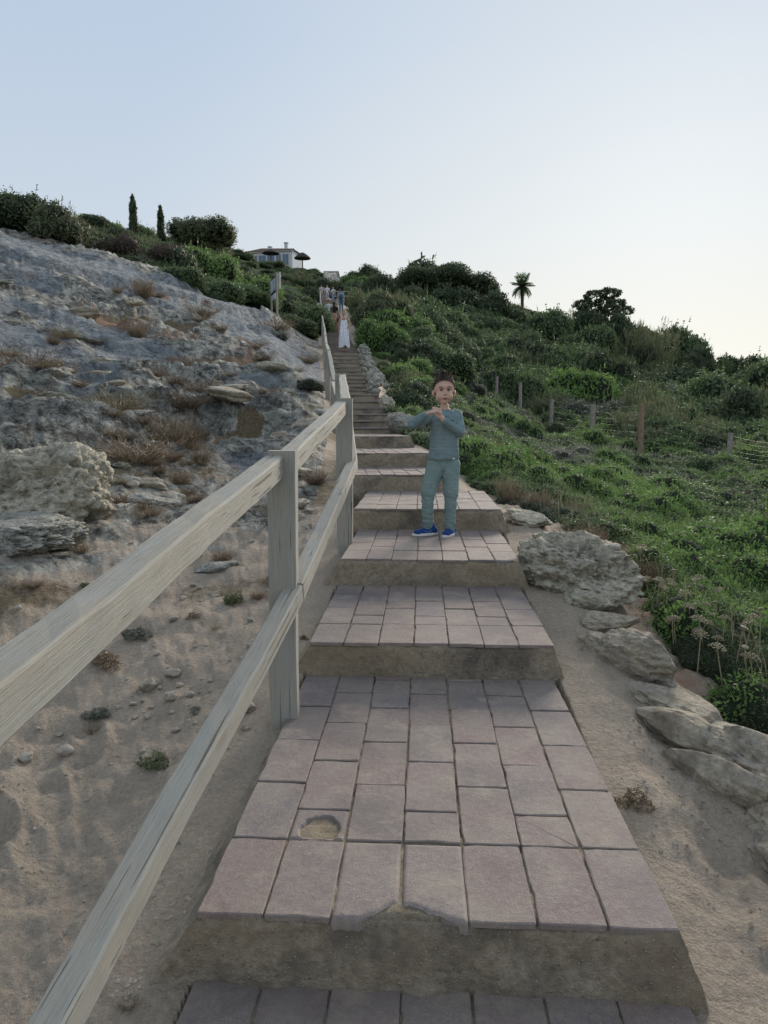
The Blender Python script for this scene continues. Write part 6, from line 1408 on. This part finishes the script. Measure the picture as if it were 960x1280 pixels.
# ================================================================== INFORMATION BOARD
sgn = empty('information_board', label='framed information board on two timber legs at the top edge of the rock slope', cat='sign')
YS = 37; pA = pt(339.5, 390, YS); pB = pt(346.5, 390, YS-1.4); zA = gz(pA.x, pA.y); zB = gz(pB.x, pB.y)
zlo, zhi = pt(0, 374, YS).z, pt(0, 350, YS).z
beam('leg', (pA.x, pA.y, min(zA, zlo)-1.2), (pA.x, pA.y, zhi), .09, .09, sgn, 1, True, n=4); beam('leg', (pB.x, pB.y, min(zB, zlo)-1.2), (pB.x, pB.y, zhi+.08), .09, .09, sgn, 2, True, n=4)
M_panel = NT('printed_map_panel'); c_ = M_panel.coord(); q_ = M_panel.noise(c_, 3.2, 3, .6); kk = M_panel.mix(M_panel.ramp(q_, [(.42, 0), (.5, 1)]), (.62, .66, .72), (.42, .50, .58)); kk = M_panel.mix(M_panel.ramp(M_panel.noise(c_, 9, 2), [(.62, 0), (.66, .8)]), kk, (.12, .14, .16)); M_panel = M_panel.fin(kk, .5)
M_dkframe = simple('dark_metal_frame', (.03, .032, .035), .6, .1, 20); M_white = simple('white_board_edge', (.66, .67, .68), .7, .06, 20)
d = (pB-pA); d.z = 0; d.normalize(); nrm_ = Vector((-d.y, d.x, 0)); nrm_ = nrm_ if nrm_.y < 0 else -nrm_
def slab(name, c, w_, h_, th, mat, par): # panel spanned along d
    bm = bmesh.new(); vs = []
    for a in (-1, 1):
        for b in (-1, 1):
            for e in (-1, 1): vs.append(bm.verts.new(c+d*a*w_/2+nrm_*b*th/2+Vector((0, 0, e*h_/2))))
    for f in ((0,1,3,2),(4,6,7,5),(0,4,5,1),(2,3,7,6),(0,2,6,4),(1,5,7,3)): bm.faces.new([vs[i] for i in f])
    return link(name, bm_mesh(name, bm), mat, par)
mid = (pA+pB)/2; cz = (pt(0, 352, YS).z+pt(0, 369, YS).z)/2; hh = pt(0, 352, YS).z-pt(0, 369, YS).z
c0 = Vector((mid.x, mid.y, cz)); slab('frame', c0, 1.35, hh+.08, .07, M_dkframe, sgn); slab('map_panel', c0+nrm_*.03, 1.2, hh-.08, .04, M_panel, sgn)
slab('small_panel', Vector((mid.x, mid.y, cz-hh/2-.22))+nrm_*.02, 1.0, .26, .05, M_white, sgn); slab('side_board', Vector((pB.x+.16, pB.y-.1, cz+.08)), .28, hh+.12, .05, M_white, sgn)

# ================================================================== WHITE HOUSE
M_wall = simple('white_render', (.60, .64, .68), .9, .06, 2); M_roof = simple('terracotta_roof', (.20, .13, .10), .9, .3, 3); M_glass = simple('window_glass', (.10, .17, .26), .25, .15, 1, 0, .6); M_trim = simple('pale_cornice', (.50, .46, .42), .9, .08, 4)
YH = 178; hp = pt(338, 333, YH); sc = YH/FOC; hs = empty('white_house', (hp.x, hp.y, hp.z), R(-14), label='white single storey house with a low tiled roof and blue windows on the hilltop', cat='house')
def bxx(name, x0, x1, y0, y1, z0, z1, mat, par): bm = bmesh.new(); box(bm, x0, x1, y0, y1, z0, z1); return link(name, bm_mesh(name, bm), mat, par)
bxx('wall', -5.6, 5.6, 0, 7, -3, 3.6, M_wall, hs)
bm = bmesh.new(); a = [bm.verts.new(v) for v in ((-6.1, -.5, 3.6), (6.1, -.5, 3.6), (6.1, 7.5, 3.6), (-6.1, 7.5, 3.6), (-3.6, 3.2, 5.1), (3.2, 3.2, 4.7))]
for f in ((0,1,5,4),(1,2,5),(2,3,4,5),(3,0,4),(3,2,1,0)): bm.faces.new([a[i] for i in f])
rf = link('roof', bm_mesh('roof', bm), M_roof, hs)
for i in range(24): x = -6+i*.52; bxx('roof_tile', x, x+.2, -.55, -.25, 3.55, 3.74, M_roof, rf)
bxx('cornice', -5.9, 5.9, -.35, -.02, 3.25, 3.55, M_trim, hs)
for x, z1 in ((-1.6, 5.1), (2.6, 5.8)): ch = bxx('chimney', x, x+.7, 2.6, 3.3, 4.2, z1, M_wall, hs); bxx('chimney_cap', x-.12, x+.82, 2.48, 3.42, z1, z1+.2, M_trim, ch)
for x0, x1 in ((-4.6, -3.4), (-2.9, -1.2), (-.7, 1.0), (1.6, 2.7), (3.2, 4.6)):
    fr = bxx('window_frame', x0-.12, x1+.12, -.06, .02, .1, 2.7, M_trim, hs); bxx('pane', x0, (x0+x1)/2-.04, -.10, -.07, .2, 2.6, M_glass, fr); bxx('pane', (x0+x1)/2+.04, x1, -.10, -.07, .2, 2.6, M_glass, fr)
# thatched sunshades on the hilltop
M_thatch = simple('dark_thatch', (.06, .05, .045), .98, .5, 12, .03)
def shade(px, py, Y, wpx, hpx, ppx, lb):
    p = pt(px, py, Y); s = Y/FOC; t = empty('sunshade', (p.x, p.y, p.z-ppx*s), label=lb, cat='sunshade'); bm = bmesh.new(); n = 20; r = wpx*s/2; h = hpx*s
    prof = [(r, -.12*h), (r*.98, .0), (r*.72, .38*h), (r*.42, .72*h), (r*.15, .95*h), (0.02, h)]; rings = [[bm.verts.new((q*math.cos(2*math.pi*i/n)*(1+.04*math.sin(i*3.1)), q*math.sin(2*math.pi*i/n), z)) for i in range(n)] for q, z in prof]
    for A_, B_ in zip(rings, rings[1:]):
        for i in range(n): bm.faces.new((A_[i], A_[(i+1) % n], B_[(i+1) % n], B_[i]))
    bm.faces.new(rings[0][::-1]); bm.faces.new(rings[-1]); link('canopy', bm_mesh('canopy', bm), M_thatch, t, (0, 0, ppx*s)); bm = bmesh.new(); tube(bm, [(0, 0, -2), (0, 0, ppx*s+h*.5)], .12, 8); link('pole', bm_mesh('pole', bm), M_bark, t)
shade(378, 322.5, 160, 20, 6.5, 6, 'dark cone shaped sunshade on the hilltop right of the white house')
shade(338.5, 316.5, 168, 21, 4.5, 16, 'dark flat sunshade standing in front of the white house')
bxx_ = None
wb = empty('low_building', tuple(pt(414, 345, 175)), label='low pale flat building barely showing above the hilltop scrub right of the sunshade', cat='building'); bxx('wall', -1.6, 1.6, 0, 3, -2, .9, M_wall, wb); bxx('roof', -1.8, 1.8, -.2, 3.2, .9, 1.1, M_trim, wb)
